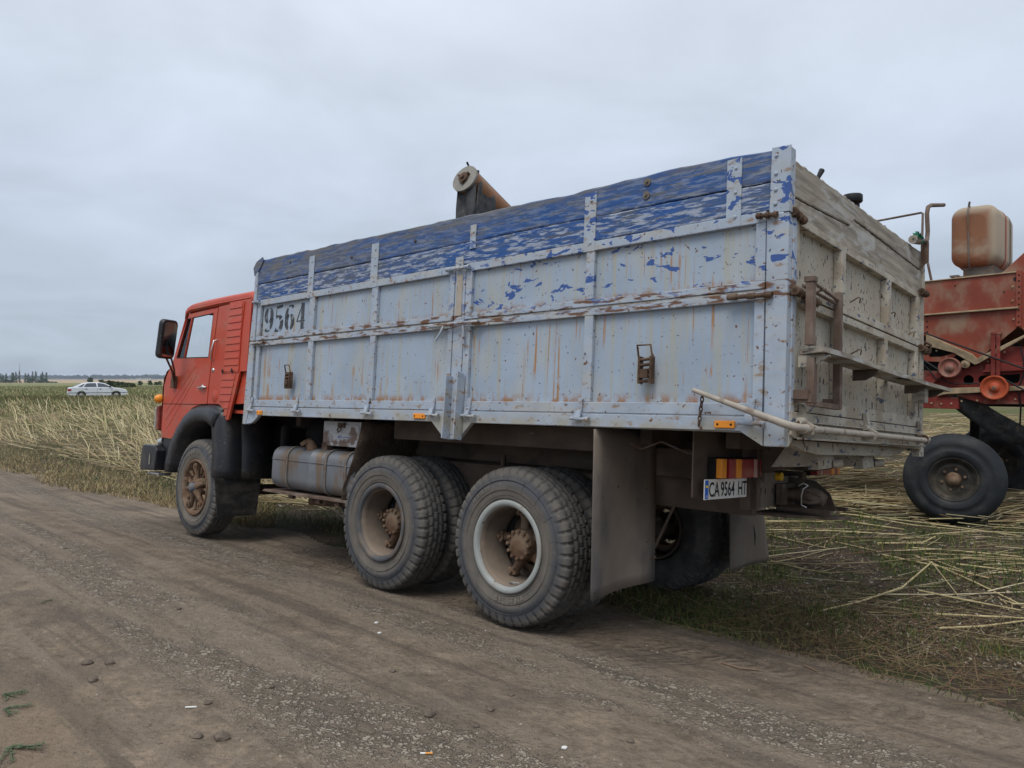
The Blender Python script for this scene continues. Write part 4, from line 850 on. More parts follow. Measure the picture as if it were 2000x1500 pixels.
q.tube([(-5.90,.084,1.72),(-5.58,.084,1.72)],.0035,5); q.build('cover_catch','ink',lo)
# step, bumper, lamps, mirror
q=MB(); q.prism([(-7.30,.985),(-7.06,.985),(-7.09,.62),(-7.26,.66)],'y',.12,.16); q.box(-7.35,-7.0,.16,2.3,.62,.98); q.build('step_panel','black',T_)
BMP=MB(); BMP.prism([(-7.66,.60),(-7.66,.86),(-7.60,.90),(-7.30,.90),(-7.22,.85),(-7.26,.62)],'y',.02,.12); BMP.prism([(-7.70,.60),(-7.70,.88),(-7.62,.90),(-7.5,.90),(-7.5,.60)],'y',.12,2.4)
B_=child(BMP,'bumper','black',bevel=.012)
MB().box(-7.40,-7.385,.012,.019,.68,.80).build('bumper_slot','pipe',B_); 
q=MB()
for i in range(4): q.box(-7.36,-7.08,.02+.03*i,.035+.03*i,.575,.592)
q.box(-7.37,-7.355,.0,.14,.57,.60); q.box(-7.09,-7.075,.0,.14,.57,.60); child(q,'step','chrome',bevel=.002)
q=MB().lathe([(0,-.07),(.035,-.06),(.05,-.03),(.052,.0)],'y',(-7.42,.10,1.44),18); child(q,'turn_lamp','amber')
hl=child(MB().box(-7.53,-7.44,.10,.36,1.07,1.36),'headlamp','combine2',bevel=.015); MB().box(-7.60,-7.531,.115,.35,1.085,1.345).build('lens','rimw',hl,bevel=.012)
q=MB().tube([(-7.42,.14,.93),(-7.36,.16,.95)],.05,12); child(q,'horn','chrome')
mr_=MB(); n=8
pr=rrect(-.50,-.22,0,.43,.06)   # (y,z)
MC=Vector((-6.80,-.14,1.865))
def mtx(o,off):
    o.location=off; o.rotation_euler=(R(3),R(6),R(30)); return o
pm=MB(); pts=[(y+.36,z) for y,z in pr]; pm.prism([(a*.88,b) for a,b in pts],'x',-.035,.03)
mo=mtx(child(pm,'mirror','black',bevel=.02),MC)
MB().prism([(a*.70,b*.88+.025) for a,b in pts],'x',.031,.034).build('mirror_glass','mirror',mo)
MB().prism([(.035,.03),(.10,.03),(.10,.40),(.035,.40)],'x',.0345,.0355).build('cab_reflection_trim','redlens',mo) if False else None
q=MB().tube([(-6.84,-.10,1.87),(-6.92,.0,1.75),(-7.02,.085,1.60)],.012,8); q.tube([(-6.81,-.06,1.87),(-6.91,.02,1.76),(-7.03,.085,1.65)],.011,8); q.box(-7.07,-6.99,.055,.098,1.56,1.70); child(q,'mirror_arm','rust',bevel=.004)
# ================================================================== GROUND, ROAD, FIELDS
def m_road():
    k=MT('dry_trodden_earth',(.198,.156,.115),.95,0,.12); r_=R(42.54)
    # x = along the road (t), y = across (s), both relative to the left wheels after rotation
    k.vary((.9,.9,.9),.74,1.2,5); k.vary((6,6,6),.72,1.28,8); k.vary((28,28,28),.78,1.22,5)
    k.mix((.125,.104,.085),k.op('MULTIPLY',k.ramp(k.noise((1.6,1.6,1),5,off=(4,2,0)),.48,.66),.65))
    k.mix((.205,.165,.125),k.op('MULTIPLY',k.ramp(k.noise((1.1,1.1,1),5,off=(9,1,0)),.52,.70),.55))
    Y0=4.644*CU-.045*SU     # s = y' - Y0
    s=k.op('SUBTRACT',k.axis(1,r_),Y0)
    wob=k.op('MULTIPLY',k.op('SUBTRACT',k.noise((.7,.7,.9),4,off=(7,7,0)),.5),.7); s=k.op('ADD',s,wob)
    def bnd(c,wd): return k.ramp(k.op('ABSOLUTE',k.op('SUBTRACT',s,c)),wd,wd*.35)
    ruts=k.op('MAXIMUM',k.op('MAXIMUM',bnd(-1.45,.48),bnd(-.22,.40)),k.op('MULTIPLY',bnd(-2.9,.35),.8))
    # cracked crust of pale clods
    v=k.vec((1,1,1)); ns=k.n('ShaderNodeTexNoise'); ns.inputs['Scale'].default_value=14; k.L(v,ns.inputs['Vector'])
    mm=k.n('ShaderNodeMix',data_type='VECTOR'); mm.inputs[0].default_value=.075; k.L(v,mm.inputs[4]); k.L(ns.outputs['Color'],mm.inputs[5])
    vo=k.n('ShaderNodeTexVoronoi',feature='DISTANCE_TO_EDGE'); vo.inputs['Scale'].default_value=38; k.L(mm.outputs[1],vo.inputs['Vector'])
    vr=k.n('ShaderNodeTexVoronoi',feature='F1'); vr.inputs['Scale'].default_value=38; k.L(mm.outputs[1],vr.inputs['Vector'])
    sc_=k.n('ShaderNodeSeparateXYZ'); k.L(vr.outputs['Color'],sc_.inputs[0])
    patch=k.ramp(k.noise((.55,2.6,1),5,off=(2,3,0),rot=r_),.40,.56); keep=k.ramp(k.op('ADD',sc_.outputs[0],k.op('MULTIPLY',patch,.6)),.55,.8)
    lump=k.op('MULTIPLY',k.ramp(k.noise((17,20,18),4,.6,rot=r_,dist=.8),.46,.53),k.ramp(vo.outputs['Distance'],.0,.16,.35,1))
    clod=k.op('MULTIPLY',k.op('MULTIPLY',lump,ruts),k.ramp(patch,0,1,.2,1))
    k.mix((.155,.130,.105),k.op('MULTIPLY',k.op('MULTIPLY',ruts,patch),.5))
    k.mix((.22,.178,.135),k.op('MULTIPLY',k.op('SUBTRACT',1,patch),k.op('MULTIPLY',ruts,.45)))
    st_=k.noise((.35,7,1),5,.6,off=(1,1,0),rot=r_); k.mix((.23,.185,.14),k.op('MULTIPLY',k.ramp(st_,.51,.64),.65)); k.mix((.115,.094,.075),k.op('MULTIPLY',k.ramp(st_,.47,.34),.75))
    k.mix((.38,.33,.265),k.op('MULTIPLY',clod,.8))
    # sandier footpath side nearest the viewer's left
    k.mix((.235,.175,.12),k.op('MULTIPLY',k.ramp(s,-1.75,-2.9),k.ramp(k.noise((1.2,1.2,1),5,off=(1,8,0)),.36,.66,.1,.75)))
    # small grit
    k.mix((.08,.068,.058),k.op('MULTIPLY',k.ramp(k.noise((55,55,55),2,off=(2,2,0)),.655,.70),.7)); k.mix((.30,.27,.235),k.op('MULTIPLY',k.ramp(k.noise((75,75,75),2,off=(6,2,0)),.68,.72),.55))
    # tyre imprint: bars across the left-wheel track
    t=k.axis(0,r_); tw=k.ramp(k.op('ABSOLUTE',k.op('SUBTRACT',s,.30)),.40,.25)
    wv=k.op('SINE',k.op('MULTIPLY',k.op('ADD',k.op('ADD',t,k.op('MULTIPLY',k.op('PINGPONG',s,.09),.55)),k.op('MULTIPLY',k.noise((6,6,6),3),.10)),80))
    tread=k.op('MULTIPLY',k.op('MULTIPLY',wv,tw),k.ramp(k.noise((1.3,1.3,1),3,off=(3,0,0)),.42,.6))
    h=k.op('ADD',k.op('MULTIPLY',clod,.55),k.op('MULTIPLY',k.noise((11,11,11),8,.62),1.1)); h=k.op('ADD',h,k.op('MULTIPLY',tread,.16))
    h=k.op('ADD',h,k.op('MULTIPLY',k.noise((50,50,50),4,.6,off=(1,1,1)),.35))
    k.bump(h,1,.045)
    k.mix((.085,.07,.058),k.op('MULTIPLY',k.ramp(tread,.2,.9),.22))
    return k.done()
def m_field():
    k=MT('dark_field_soil',(.060,.047,.036),.97,0,.08)
    k.vary((1.3,1.3,1.3),.7,1.3,6)
    k.mix((.15,.118,.08),k.op('MULTIPLY',k.ramp(k.noise((22,22,22),8,.65),.50,.62),.7)); k.mix((.045,.06,.022),k.op('MULTIPLY',k.ramp(k.noise((2.2,2.2,2.2),6,off=(1,5,0)),.46,.6),.7))
    far=k.ramp(k.axis(1),14,34); r2=k.n('ShaderNodeVectorMath',operation='LENGTH'); k.L(k.coord(),r2.inputs[0]); far=k.ramp(r2.outputs['Value'],16,40)
    k.mix((.15,.125,.068),k.op('MULTIPLY',far,k.ramp(k.noise((.5,.5,.5),6),.3,.6,.4,1)))
    k.mix((.085,.095,.035),k.op('MULTIPLY',far,k.ramp(k.noise((.22,.22,.22),6,off=(5,1,1)),.42,.58)))
    k.bump(k.noise((9,9,9),8,.65),1,.05); return k.done()
M['road']=m_road(); M['field']=m_field()
M['meadow']=simple('green_crop_field',(.19,.195,.095),.95,0,.05,((.03,.03,.03),.85,1.15),((.16,.15,.07),(.008,.05,.01),.45,.62,.6),bump=((3,3,3),.6,.15))
M['wheat']=simple('harvested_wheat_field',(.36,.27,.165),.95,0,.05,((.01,.01,.01),.9,1.1))
M['farf']=simple('distant_ploughed_field',(.15,.135,.135),.95,0,.05,((.004,.004,.004),.85,1.15),((.26,.24,.20),(.001,.006,.001),.52,.6,.8))
ang=np.concatenate([np.linspace(-60,60,480,endpoint=False),np.linspace(60,300,80,endpoint=False)])*PI/180
rad=[0.6]
while rad[-1]<4000: rad.append(rad[-1]*(1.0068 if rad[-1]<16 and rad[-1]>1.8 else 1.022 if rad[-1]<70 else 1.05))
rad=np.array(rad); A_,R_=np.meshgrid(ang,rad); GX=R_*np.sin(A_); GY=R_*np.cos(A_)
GZ=ground_z(GX,GY)
na=len(ang); nr=len(rad)
i0,j0=np.meshgrid(np.arange(nr-1),np.arange(na),indexing='ij'); j1=(j0+1)%na
quads=np.stack([i0*na+j0,i0*na+j1,(i0+1)*na+j1,(i0+1)*na+j0],-1).reshape(-1,4)
VX=np.stack([GX.ravel(),GY.ravel(),GZ.ravel()],1)
cxx=VX[quads].mean(1); rr_=np.hypot(cxx[:,0],cxx[:,1])
isroad=road_mask(cxx[:,0],cxx[:,1])&(rr_<400)
cls=np.where(isroad,0,np.where(rr_<66,1,np.where(rr_<820,2,np.where(rr_<1900,3,4))))
def np_mesh(name,V,F,mat,col=None,smooth=False,parent=None):
    me=bpy.data.meshes.new(name); n=F.shape[1]
    me.vertices.add(len(V)); me.vertices.foreach_set('co',V.astype(np.float32).ravel())
    me.loops.add(F.size); me.loops.foreach_set('vertex_index',F.astype(np.int32).ravel())
    me.polygons.add(len(F)); me.polygons.foreach_set('loop_start',np.arange(0,F.size,n,dtype=np.int32)); me.polygons.foreach_set('loop_total',np.full(len(F),n,dtype=np.int32))
    if smooth: me.polygons.foreach_set('use_smooth',np.ones(len(F),bool))
    me.update(calc_edges=True)
    if col is not None:
        a=me.color_attributes.new('col','FLOAT_COLOR','POINT'); c=np.ones((len(V),4),np.float32); c[:,:3]=col; a.data.foreach_set('color',c.ravel())
    me.materials.append(M[mat]); o=bpy.data.objects.new(name,me); sc.collection.objects.link(o)
    if parent: o.parent=parent
    return o
for c_,nm_,mt in ((0,'dirt_road','road'),(1,'field','field'),(2,'meadow','meadow'),(3,'wheat_field','wheat'),(4,'distant_field','farf')):
    q=quads[cls==c_]; u,inv=np.unique(q.ravel(),return_inverse=True)
    tag(np_mesh(nm_,VX[u],inv.reshape(-1,4),mt,smooth=True),kind='structure')
def at(px,py):
    "ground point seen at a photo pixel (2000x1500)"
    d=Vector(((px-1000)/1426.1,1,-(py-750)/1426.1)); p_=R(-.48); d=Vector((d.x,d.y*math.cos(p_)-d.z*math.sin(p_),d.y*math.sin(p_)+d.z*math.cos(p_)))
    z=0
    for _ in range(12):
        t=(z-1.5)/d.z; x,y=d.x*t,d.y*t; z=float(ground_z(x,y))
    return Vector((x,y,z))
# ================================================================== VEGETATION
def m_veg(name,rough=.85,trans=0):
    k=MT(name,(.2,.2,.1),rough,0,.15); k.attr('col'); return k.done()
M['blade']=m_veg('plant_blades'); M['straw']=m_veg('straw_stalks',.7)
def polar(n,a0,a1,r0,r1,rg=rng,p=1.0):
    a=np.radians(rg.uniform(a0,a1,n)); u=rg.random(n)
    r=r0*(r1/r0)**u if p==1 else (r0**p+u*(r1**p-r0**p))**(1/p)
    return r*np.sin(a),r*np.cos(a)
def pick(pal,n,rg=rng,var=.25):
    pal=np.array(pal); i=rg.integers(0,len(pal),n); return pal[i]*rg.uniform(1-var,1+var,(n,1))
def blades(name,X,Y,h,w,lean,col,az=None,label=None,cat='grass'):
    n=len(X); Z=ground_z(X,Y)-.005; az=rng.uniform(0,2*PI,n) if az is None else az
    d=np.stack([np.cos(az),np.sin(az)],1); sd_=rng.uniform(0,PI,n); side=np.stack([np.cos(sd_),np.sin(sd_)],1)*(w/2)[:,None]
    l1=np.radians(lean*.55); l2=np.radians(np.minimum(lean*1.35,100))
    b=np.stack([X,Y,Z],1); p1=b.copy(); p1[:,:2]+=d*(np.sin(l1)*h*.5)[:,None]; p1[:,2]+=np.cos(l1)*h*.5
    p2=p1.copy(); p2[:,:2]+=d*(np.sin(l2)*h*.5)[:,None]; p2[:,2]=np.maximum(p2[:,2]+np.cos(l2)*h*.5,Z+.008)
    S=np.concatenate([side,np.zeros((n,1))],1)
    V=np.stack([b-S,b+S,p1+S*.8,p1-S*.8,p2],1).reshape(-1,3); i=np.arange(n)*5
    F=np.concatenate([np.stack([i,i+1,i+2],1),np.stack([i,i+2,i+3],1),np.stack([i+3,i+2,i+4],1)])
    o=np_mesh(name,V,F,'blade',np.repeat(col,5,0)); tag(o,label,cat,kind='stuff'); return o
def stalks(name,B,T,r,col,label=None,cat='stalks',parent=None,kind='stuff',bend=.04,mat='straw',taper=.6):
    "prismatic stems from points B to T with a slight bend"
    n=len(B); d=T-B; L=np.linalg.norm(d,axis=1,keepdims=True); d=d/np.maximum(L,1e-6)
    up=np.tile([[0,0,1.]],(n,1)); up[np.abs(d[:,2])>.9]=[1,0,0]; u=np.cross(d,up); u/=np.linalg.norm(u,axis=1,keepdims=True); v=np.cross(d,u)
    off=(u*rng.normal(0,1,(n,1))+v*rng.normal(0,.3,(n,1)))*L*bend; M_=(B+T)/2+off
    K=5; rings=[]
    for P,s_ in ((B,1.),(M_,(1+taper)/2),(T,taper)):
        for k in range(K):
            a=2*PI*k/K; rings.append(P+(u*math.cos(a)+v*math.sin(a))*(r*s_)[:,None])
    V=np.stack(rings,1).reshape(-1,3); i=np.arange(n)*3*K; F=[]
    for s_ in range(2):
        for k in range(K): F.append(np.stack([i+s_*K+k,i+s_*K+(k+1)%K,i+(s_+1)*K+(k+1)%K,i+(s_+1)*K+k],1))
    o=np_mesh(name,V,np.concatenate(F),mat,np.repeat(col,3*K,0))
    if kind: tag(o,label,cat,kind=kind)
    return o
GREEN=[(.045,.075,.018),(.06,.085,.022),(.035,.06,.018),(.09,.10,.03)]; DRY=[(.30,.235,.12),(.24,.18,.09),(.36,.29,.16),(.20,.14,.07)]; BROWN=[(.09,.06,.035),(.13,.09,.05),(.06,.045,.03)]
STRAW=[(.45,.375,.22),(.38,.30,.165),(.50,.43,.28),(.32,.25,.15),(.42,.37,.20),(.27,.19,.12)]
def keep(X,Y,f): s,t=st(X,Y); k=f(s,t,X,Y); return X[k],Y[k]
# right-hand weed mat along the road
X,Y=polar(300000,-12,50,3.0,12); n1=fbm(X*1.2,Y*1.2,4,31)
s,t=st(X,Y); e=.95+.35*(fbm(t*.9+7,s*0+3,3,21)-.44)*2
k=(s>e-.12)&(s<3.3+.8*(n1-.44))&(t>-4.8)&(rng.random(len(X))<np.clip((n1-.24)*3.2,.12,1)*np.where(s<e+.25,.45,1)*np.where(s>2.4,.4,.85))
X,Y=X[k],Y[k]; n=len(X); g=fbm(X*.9+5,Y*.9,3,41); col=np.where((rng.random(n)<np.clip((g-.20)*2.4,0.25,.9))[:,None],pick(GREEN+[(.10,.09,.035)],n)*1.45,np.where((rng.random(n)<.5)[:,None],pick(DRY,n)*.65,pick(BROWN,n)))
blades('weeds',X,Y,rng.uniform(.025,.10,n),rng.uniform(.002,.005,n),rng.uniform(25,88,n),col,label='low tangled green and brown weeds along the right road edge',cat='weeds')
# thin wiry dry stems tangled in the mat
X,Y=polar(9000,2,48,3.0,9.5); X,Y=keep(X,Y,lambda s,t,X,Y:(s>.95)&(s<2.9)&(t>-3)&(rng.random(len(X))<.35+.25*(t>1))); n=len(X); a=rng.uniform(0,2*PI,n); L=rng.uniform(.08,.36,n); Z=ground_z(X,Y)
el=rng.uniform(0,.28,n); B=np.stack([X,Y,Z+.01],1); T=B+np.stack([np.cos(a)*L,np.sin(a)*L,el*L+.01],1)
stalks('dry_weed_stems',B,T,rng.uniform(.0008,.0019,n),np.where((rng.random(n)<.5)[:,None],pick([(.20,.11,.07),(.24,.16,.09)],n),pick(DRY,n)*.8),'thin wiry dry stems tangled over the weeds at the right road edge','weeds',bend=.10)
# left verge: dry grass, darker weeds behind it
X,Y=polar(90000,-46,-18,7.5,26); X,Y=keep(X,Y,lambda s,t,X,Y:(s>.9+.35*(fbm(t*.9+7,s*0+3,3,21)-.44)*2+np.clip(-t-7,0,4)*(-.09)-.15)&(s<3.3)&(t<-4.8)); n=len(X); s,t=st(X,Y)
g=fbm(X*.7,Y*.7,4,51); dk=(rng.random(n)<np.clip((s-1.35)*.9+(g-.44)*2,0.05,.85))
col=np.where(dk[:,None],np.where((rng.random(n)<.4)[:,None],pick(GREEN,n),pick([(.15,.125,.075),(.10,.085,.05),(.20,.17,.10)],n)),pick(DRY,n)*np.array([[1.0,1.02,1.02]]))
blades('dry_grass',X,Y,rng.uniform(.06,.2,n)*(.6+.6*g),rng.uniform(.004,.010,n),rng.uniform(30,88,n),col,label='dry yellow grass on the verge left of the truck')
# dark grass beneath and behind the truck
X,Y=polar(34000,-28,12,5.5,15); X,Y=keep(X,Y,lambda s,t,X,Y:(s>1.35+.5*(fbm(X,Y,3,61)-.4))&(s<5)&(t>-7.5)&(t<2)); n=len(X)
blades('grass',X,Y,rng.uniform(.04,.18,n),rng.uniform(.003,.006,n),rng.uniform(10,80,n),np.where((rng.random(n)<.55)[:,None],pick(GREEN,n),pick(DRY,n)*.7),label='sparse grass growing under and behind the truck')
# stubble field on the left
def leaning(nm,X,Y,h0,h1,r0,r1,pal,lab,lean=(20,72),azc=PI*.97,azs=.55,mul=1.18,cat='stubble'):
    n=len(X); Z=ground_z(X,Y)-.02; L=rng.uniform(h0,h1,n); le=np.radians(rng.uniform(*lean,n)); az=rng.normal(azc,azs,n)
    fl=rng.random(n)<.12; az=np.where(fl,az+PI,az)
    B=np.stack([X,Y,Z],1); T=B+np.stack([np.sin(le)*np.cos(az)*L,np.sin(le)*np.sin(az)*L,np.cos(le)*L],1)
    return stalks(nm,B,T,rng.uniform(r0,r1,n),pick(pal,n)*mul,lab,cat)
FS=lambda s,t,X,Y:(s>2.6+.5*(fbm(X*.3,Y*.3,3,71)-.4))
X,Y=polar(1250,-46,-14,11,30,p=1); X,Y=keep(X,Y,lambda s,t,X,Y:(s>2.5)&(t<-5)&(fbm(X*.5,Y*.5,3,91)>.38)); leaning('stubble',X,Y,.30,.95,.006,.012,STRAW[:5],'pale broken stalks leaning all over the stubble field, near part')
X,Y=polar(3000,-46,-14,20,60); X,Y=keep(X,Y,lambda s,t,X,Y:(s>2.5)&(fbm(X*.12,Y*.12,3,77)>.36)); leaning('stubble',X,Y,.3,.85,.009,.018,STRAW[:5],'pale broken stalks leaning in the far stubble field',lean=(15,75))
# flat litter everywhere in the stubble
def litter(nm,X,Y,L0,L1,r0,r1,pal,lab,azc=None,azs=1,mul=1.,lift=.03,tilt=.08):
    n=len(X); L=rng.uniform(L0,L1,n); az=rng.uniform(0,2*PI,n) if azc is None else rng.normal(azc,azs,n)
    dx,dy=np.cos(az)*L,np.sin(az)*L; z0=ground_z(X,Y,False); z1=ground_z(X+dx,Y+dy,False); lf=rng.uniform(.004,lift,n)
    B=np.stack([X,Y,z0+lf],1); T=np.stack([X+dx,Y+dy,z1+lf+rng.uniform(-.2,1,n)*tilt*L],1)
    return stalks(nm,B,T,rng.uniform(r0,r1,n),pick(pal,n)*mul,lab,'straw')
X,Y=polar(6500,-48,-12,10.5,48); X,Y=keep(X,Y,lambda s,t,X,Y:(s>2.3+.6*(fbm(X,Y,3,81)-.4))&(t<-3)); litter('straw_litter',X,Y,.15,.9,.004,.010,STRAW+DRY,'flattened straw lying on the left field',PI*.95,.7,.95,.10,.2)
X,Y=polar(10500,-46,-12,13,66); X,Y=keep(X,Y,lambda s,t,X,Y:(s>3)&(fbm(X*.22+3,Y*.22,3,83)>.40)); n=len(X); blades('field_weeds',X,Y,rng.uniform(.12,.36,n),rng.uniform(.012,.035,n),rng.uniform(5,60,n),pick(GREEN+[(.10,.12,.035),(.15,.13,.06),(.13,.10,.06)],n)*1.25,label='green weeds among the stubble',cat='weeds')
X=rng.uniform(-42,-28,4200); Y=rng.uniform(56.5,61.5,4200); n=len(X); blades('field_weeds',X,Y,rng.uniform(.2,.46,n),rng.uniform(.03,.06,n),rng.uniform(0,40,n),pick([(.12,.13,.05),(.20,.18,.09),(.09,.11,.035),(.16,.12,.07)],n),label='tall weeds hiding the wheels of the white car',cat='weeds')
X,Y=polar(30000,-46,-12,40,240); X,Y=keep(X,Y,lambda s,t,X,Y:(s>3)); n=len(X); r_=np.hypot(X,Y); blades('meadow_grass',X,Y,rng.uniform(.15,.40,n),rng.uniform(.03,.08,n)*r_/60,rng.uniform(5,60,n),np.where((rng.random(n)<.75)[:,None],pick([(.17,.185,.08),(.20,.205,.095),(.14,.16,.065)],n,var=.15),pick(DRY,n)*.8),label='green crop growing around and beyond the white car',cat='crop')
# right field: long fallen stalks and chaff
X,Y=polar(3000,8,50,4.6,20); X,Y=keep(X,Y,lambda s,t,X,Y:(s>2.3+.5*(fbm(X,Y,3,85)-.4))&(t>-2.5)); litter('straw_litter',X,Y,.05,.4,.0025,.006,STRAW+DRY+BROWN,'short broken straw on the dark soil at right',-.1,.6,.7,.02,.05)
X,Y=polar(280,9,52,6.2,18); X,Y=keep(X,Y,lambda s,t,X,Y:(s>2.9)&(t>-3)); litter('fallen_stalks',X,Y,.35,1.25,.004,.008,STRAW[:5]+[(.26,.15,.09),(.2,.15,.1)],'long fallen stalks matted around the harvester wheels',-.12,.35,.85,.05,.03)
X,Y=polar(8000,10,52,8.5,34); X,Y=keep(X,Y,lambda s,t,X,Y:(s>5.8)&(fbm(X*.5,Y*.5,3,95)>.34)); litter('straw_litter',X,Y,.2,1.2,.005,.011,STRAW+DRY,'thick straw covering the field behind the harvester',-.1,.7,1.,.12,.12)
X,Y=polar(30000,8,50,4.2,14); X,Y=keep(X,Y,lambda s,t,X,Y:(s>2.0)&(s<6.5)&(t>-2.5)&(fbm(X*1.3+2,Y*1.3,3,87)>.46)); n=len(X); blades('weeds',X,Y,rng.uniform(.04,.16,n),rng.uniform(.004,.009,n),rng.uniform(10,70,n),pick(GREEN+[(.12,.12,.03)],n)*1.4,label='small green weeds between the fallen stalks at right',cat='weeds')
# chaff: torn leaf and husk bits lying on the dark soil
def flakes(nm,X,Y,s0,s1,pal,lab,cat='chaff',mul=1.):
    n=len(X); Z=ground_z(X,Y)+rng.uniform(.002,.015,n); a=rng.uniform(0,2*PI,n); L=rng.uniform(s0,s1,n); W_=L*rng.uniform(.2,.6,n); tl=rng.normal(0,.35,n)
    u=np.stack([np.cos(a)*L,np.sin(a)*L,tl*L],1); v=np.stack([-np.sin(a)*W_,np.cos(a)*W_,rng.normal(0,.3,n)*W_],1); c_=np.stack([X,Y,Z],1)
    V=np.stack([c_-u,c_-v*.8,c_+u,c_+v],1).reshape(-1,3); i=np.arange(n)*4; F=np.stack([i,i+1,i+2,i+3],1); tag(np_mesh(nm,V,F,'blade',np.repeat(pick(pal,n)*mul,4,0)),lab,cat,kind='stuff')
CH_=[(.30,.26,.19),(.24,.20,.14),(.16,.12,.08),(.12,.09,.06),(.38,.34,.28)]
X,Y=polar(42000,5,51,4.2,22); X,Y=keep(X,Y,lambda s,t,X,Y:(s>1.7)&(t>-3)); flakes('chaff',X,Y,.004,.022,CH_,'torn husks and chaff on the dark soil at right',mul=.85)
X,Y=polar(16000,-48,-12,10,40); X,Y=keep(X,Y,lambda s,t,X,Y:(s>2.2)&(t<-3)); flakes('chaff',X,Y,.01,.04,CH_+[(.26,.17,.13)],'torn husks and chaff over the left stubble field',mul=.85)
# loose grit and small clods on the road
X,Y=polar(16000,-46,46,2.4,11); s,t=st(X,Y); k=(s<.9+.2*rng.random(len(s)))&(rng.random(len(s))<.25+.6*np.exp(-((s+1.45)/.3)**2)+.5*np.exp(-((s+.25)/.3)**2)); X,Y=X[k],Y[k]; n=len(X)
Z=ground_z(X,Y); sz=.0014+.0085*rng.random(n)**5; base=np.array([[1,0,-.1],[.2,.9,-.1],[-.9,.4,-.1],[-.5,-.8,-.1],[.6,-.75,-.1],[.1,.05,.75]])
V=np.stack([X,Y,Z],1)[:,None,:]+base[None]*sz[:,None,None]*rng.uniform(.6,1.3,(n,6,1)); i=np.arange(n)*6
F=np.concatenate([np.stack([i+a,i+(a+1)%5,i+5],1) for a in range(5)]); tag(np_mesh('grit',V.reshape(-1,3),F,'blade',np.repeat(pick([(.16,.13,.10),(.22,.18,.14),(.10,.085,.07),(.30,.26,.21)],n),6,0)),'loose grit and crumbs of earth scattered over the dirt road','grit',kind='stuff')
# individual prominent stalks (each one a thing)
def Zp(x,y): return (1400+x/2.5,900+y/2.5)
LONG=[[(500,748),(700,700),(905,648),(1050,560)],[(1050,560),(1178,668)],[(985,645),(1200,690),(1490,745)],[(1070,762),(1290,772),(1500,782)],[(1085,832),(1300,822),(1500,795)],[(250,345),(590,352),(930,372)],[(255,368),(420,408),(560,440)],[(250,302),(520,306)],[(600,265),(1000,310),(1490,378)],[(640,305),(920,345)],[(810,470),(1100,530),(1330,585)],[(950,435),(1200,452),(1490,480)],[(960,470),(1250,600),(1498,722)],[(1200,485),(1500,495)],[(780,412),(1000,412),(1085,370)],[(1170,515),(1480,552)],[(385,395),(600,380),(800,382)],[(265,498),(430,540),(560,560)],[(590,212),(900,238)],[(660,270),(960,322),(1260,352)],[(1050,490),(1200,545)],[(1385,690),(1500,722)],[(580,400),(760,440)],[(20,990),(110,1018),(208,1028)],[(425,1004),(490,1034)],[(230,735),(360,690),(440,720)]]
SPEC={0:'bent yellow stalk rising at its right end, alone on the weeds right of the truck',1:'thin yellow stem snapped down from the tip of the bent stalk',12:'thick pale stalk running diagonally down to the right edge of the photo',16:'reddish brown stalk lying among yellow ones behind the tow hitch',3:'straight yellow stalk at the right edge, upper of the nearest two',4:'nearest straight yellow stalk at the right edge of the photo'}
for i,L_ in enumerate(LONG):
    P=[at(*Zp(*q)) for q in L_]; r_=.0085 if i<16 else .0065
    if i in (1,23,24,25,6): r_=.005
    for q in P: q.z+=r_+(.012 if i<22 else .002)
    if i==0: P[-1].z+=.10; P[-2].z+=.03
    if i==1: P[0].z+=.10
    o=P[0]; mb=MB(); mb.tube([q-o for q in P],[r_]+[r_*.92]*(len(P)-2)+[r_*.7],8)
    for j in range(len(P)-1):   # knots
        for f in (.3,.75):
            c_=P[j].lerp(P[j+1],f)-o; d_=(P[j+1]-P[j]).normalized()*.006; mb.tube([c_-d_,c_+d_],r_*1.13,8)
    kind_=('red' if i in (16,) else 'y')
    ob=mb.build('fallen_stalk' if i<23 else 'twig','twig' if i>=23 or i==16 else 'stalk',None); ob.location=o
    if i>=23: tag(ob,('longer dry twig lying on the dirt road behind the truck','shorter dry twig lying on the dirt road behind the truck','thin dry twig lying on the low weeds behind the big mud flap')[i-23],'twig','twigs at the road edge')
    elif i in SPEC: tag(ob,SPEC[i],'stalk','long stalks fallen beside the truck')
    else: tag(ob,'long dry yellow stalk fallen on the dark soil to the right of the truck','stalk','long stalks fallen beside the truck')
# tall thin dead weeds standing at the right verge
def dead_weed(p,h,seed):
    r=random.Random(seed); mb=MB(); pts=[Vector((0,0,-.02))]; 
    for i in range(1,7): pts.append(Vector((r.uniform(-.02,.02)+.01*i*r.choice((-1,1))*.5,r.uniform(-.02,.02),h*i/6)))
    mb.tube(pts,[.003,.0028,.0025,.002,.0018,.0015,.001],5)
    for i in range(9):
        k_=r.randint(1,5); a=r.uniform(0,2*PI); L=h*r.uniform(.12,.3); e=pts[k_]+Vector((math.cos(a)*L*.6,math.sin(a)*L*.6,L*.8)); mb.tube([pts[k_],(pts[k_]+e)/2+Vector((0,0,-.01)),e],[.0016,.0012,.0008],4)
    o=mb.build('dead_weed','weedstem'); o.location=p; return o
for i,(x,y,h) in enumerate(((1634,1204,.42),(1640,1100,.38),(1690,1225,.36),(1745,1090,.25),(1782,1215,.34),(1900,1310,.40),(1955,1235,.3))):
    tag(dead_weed(at(x,y),h,i),'first second third fourth fifth sixth seventh'.split()[i]+' thin dead weed from the left standing on the right verge','weed','dead weeds standing on the right verge')
ORD='first second third fourth fifth sixth seventh eighth ninth tenth eleventh twelfth thirteenth fourteenth fifteenth sixteenth seventeenth eighteenth nineteenth twentieth'.split()
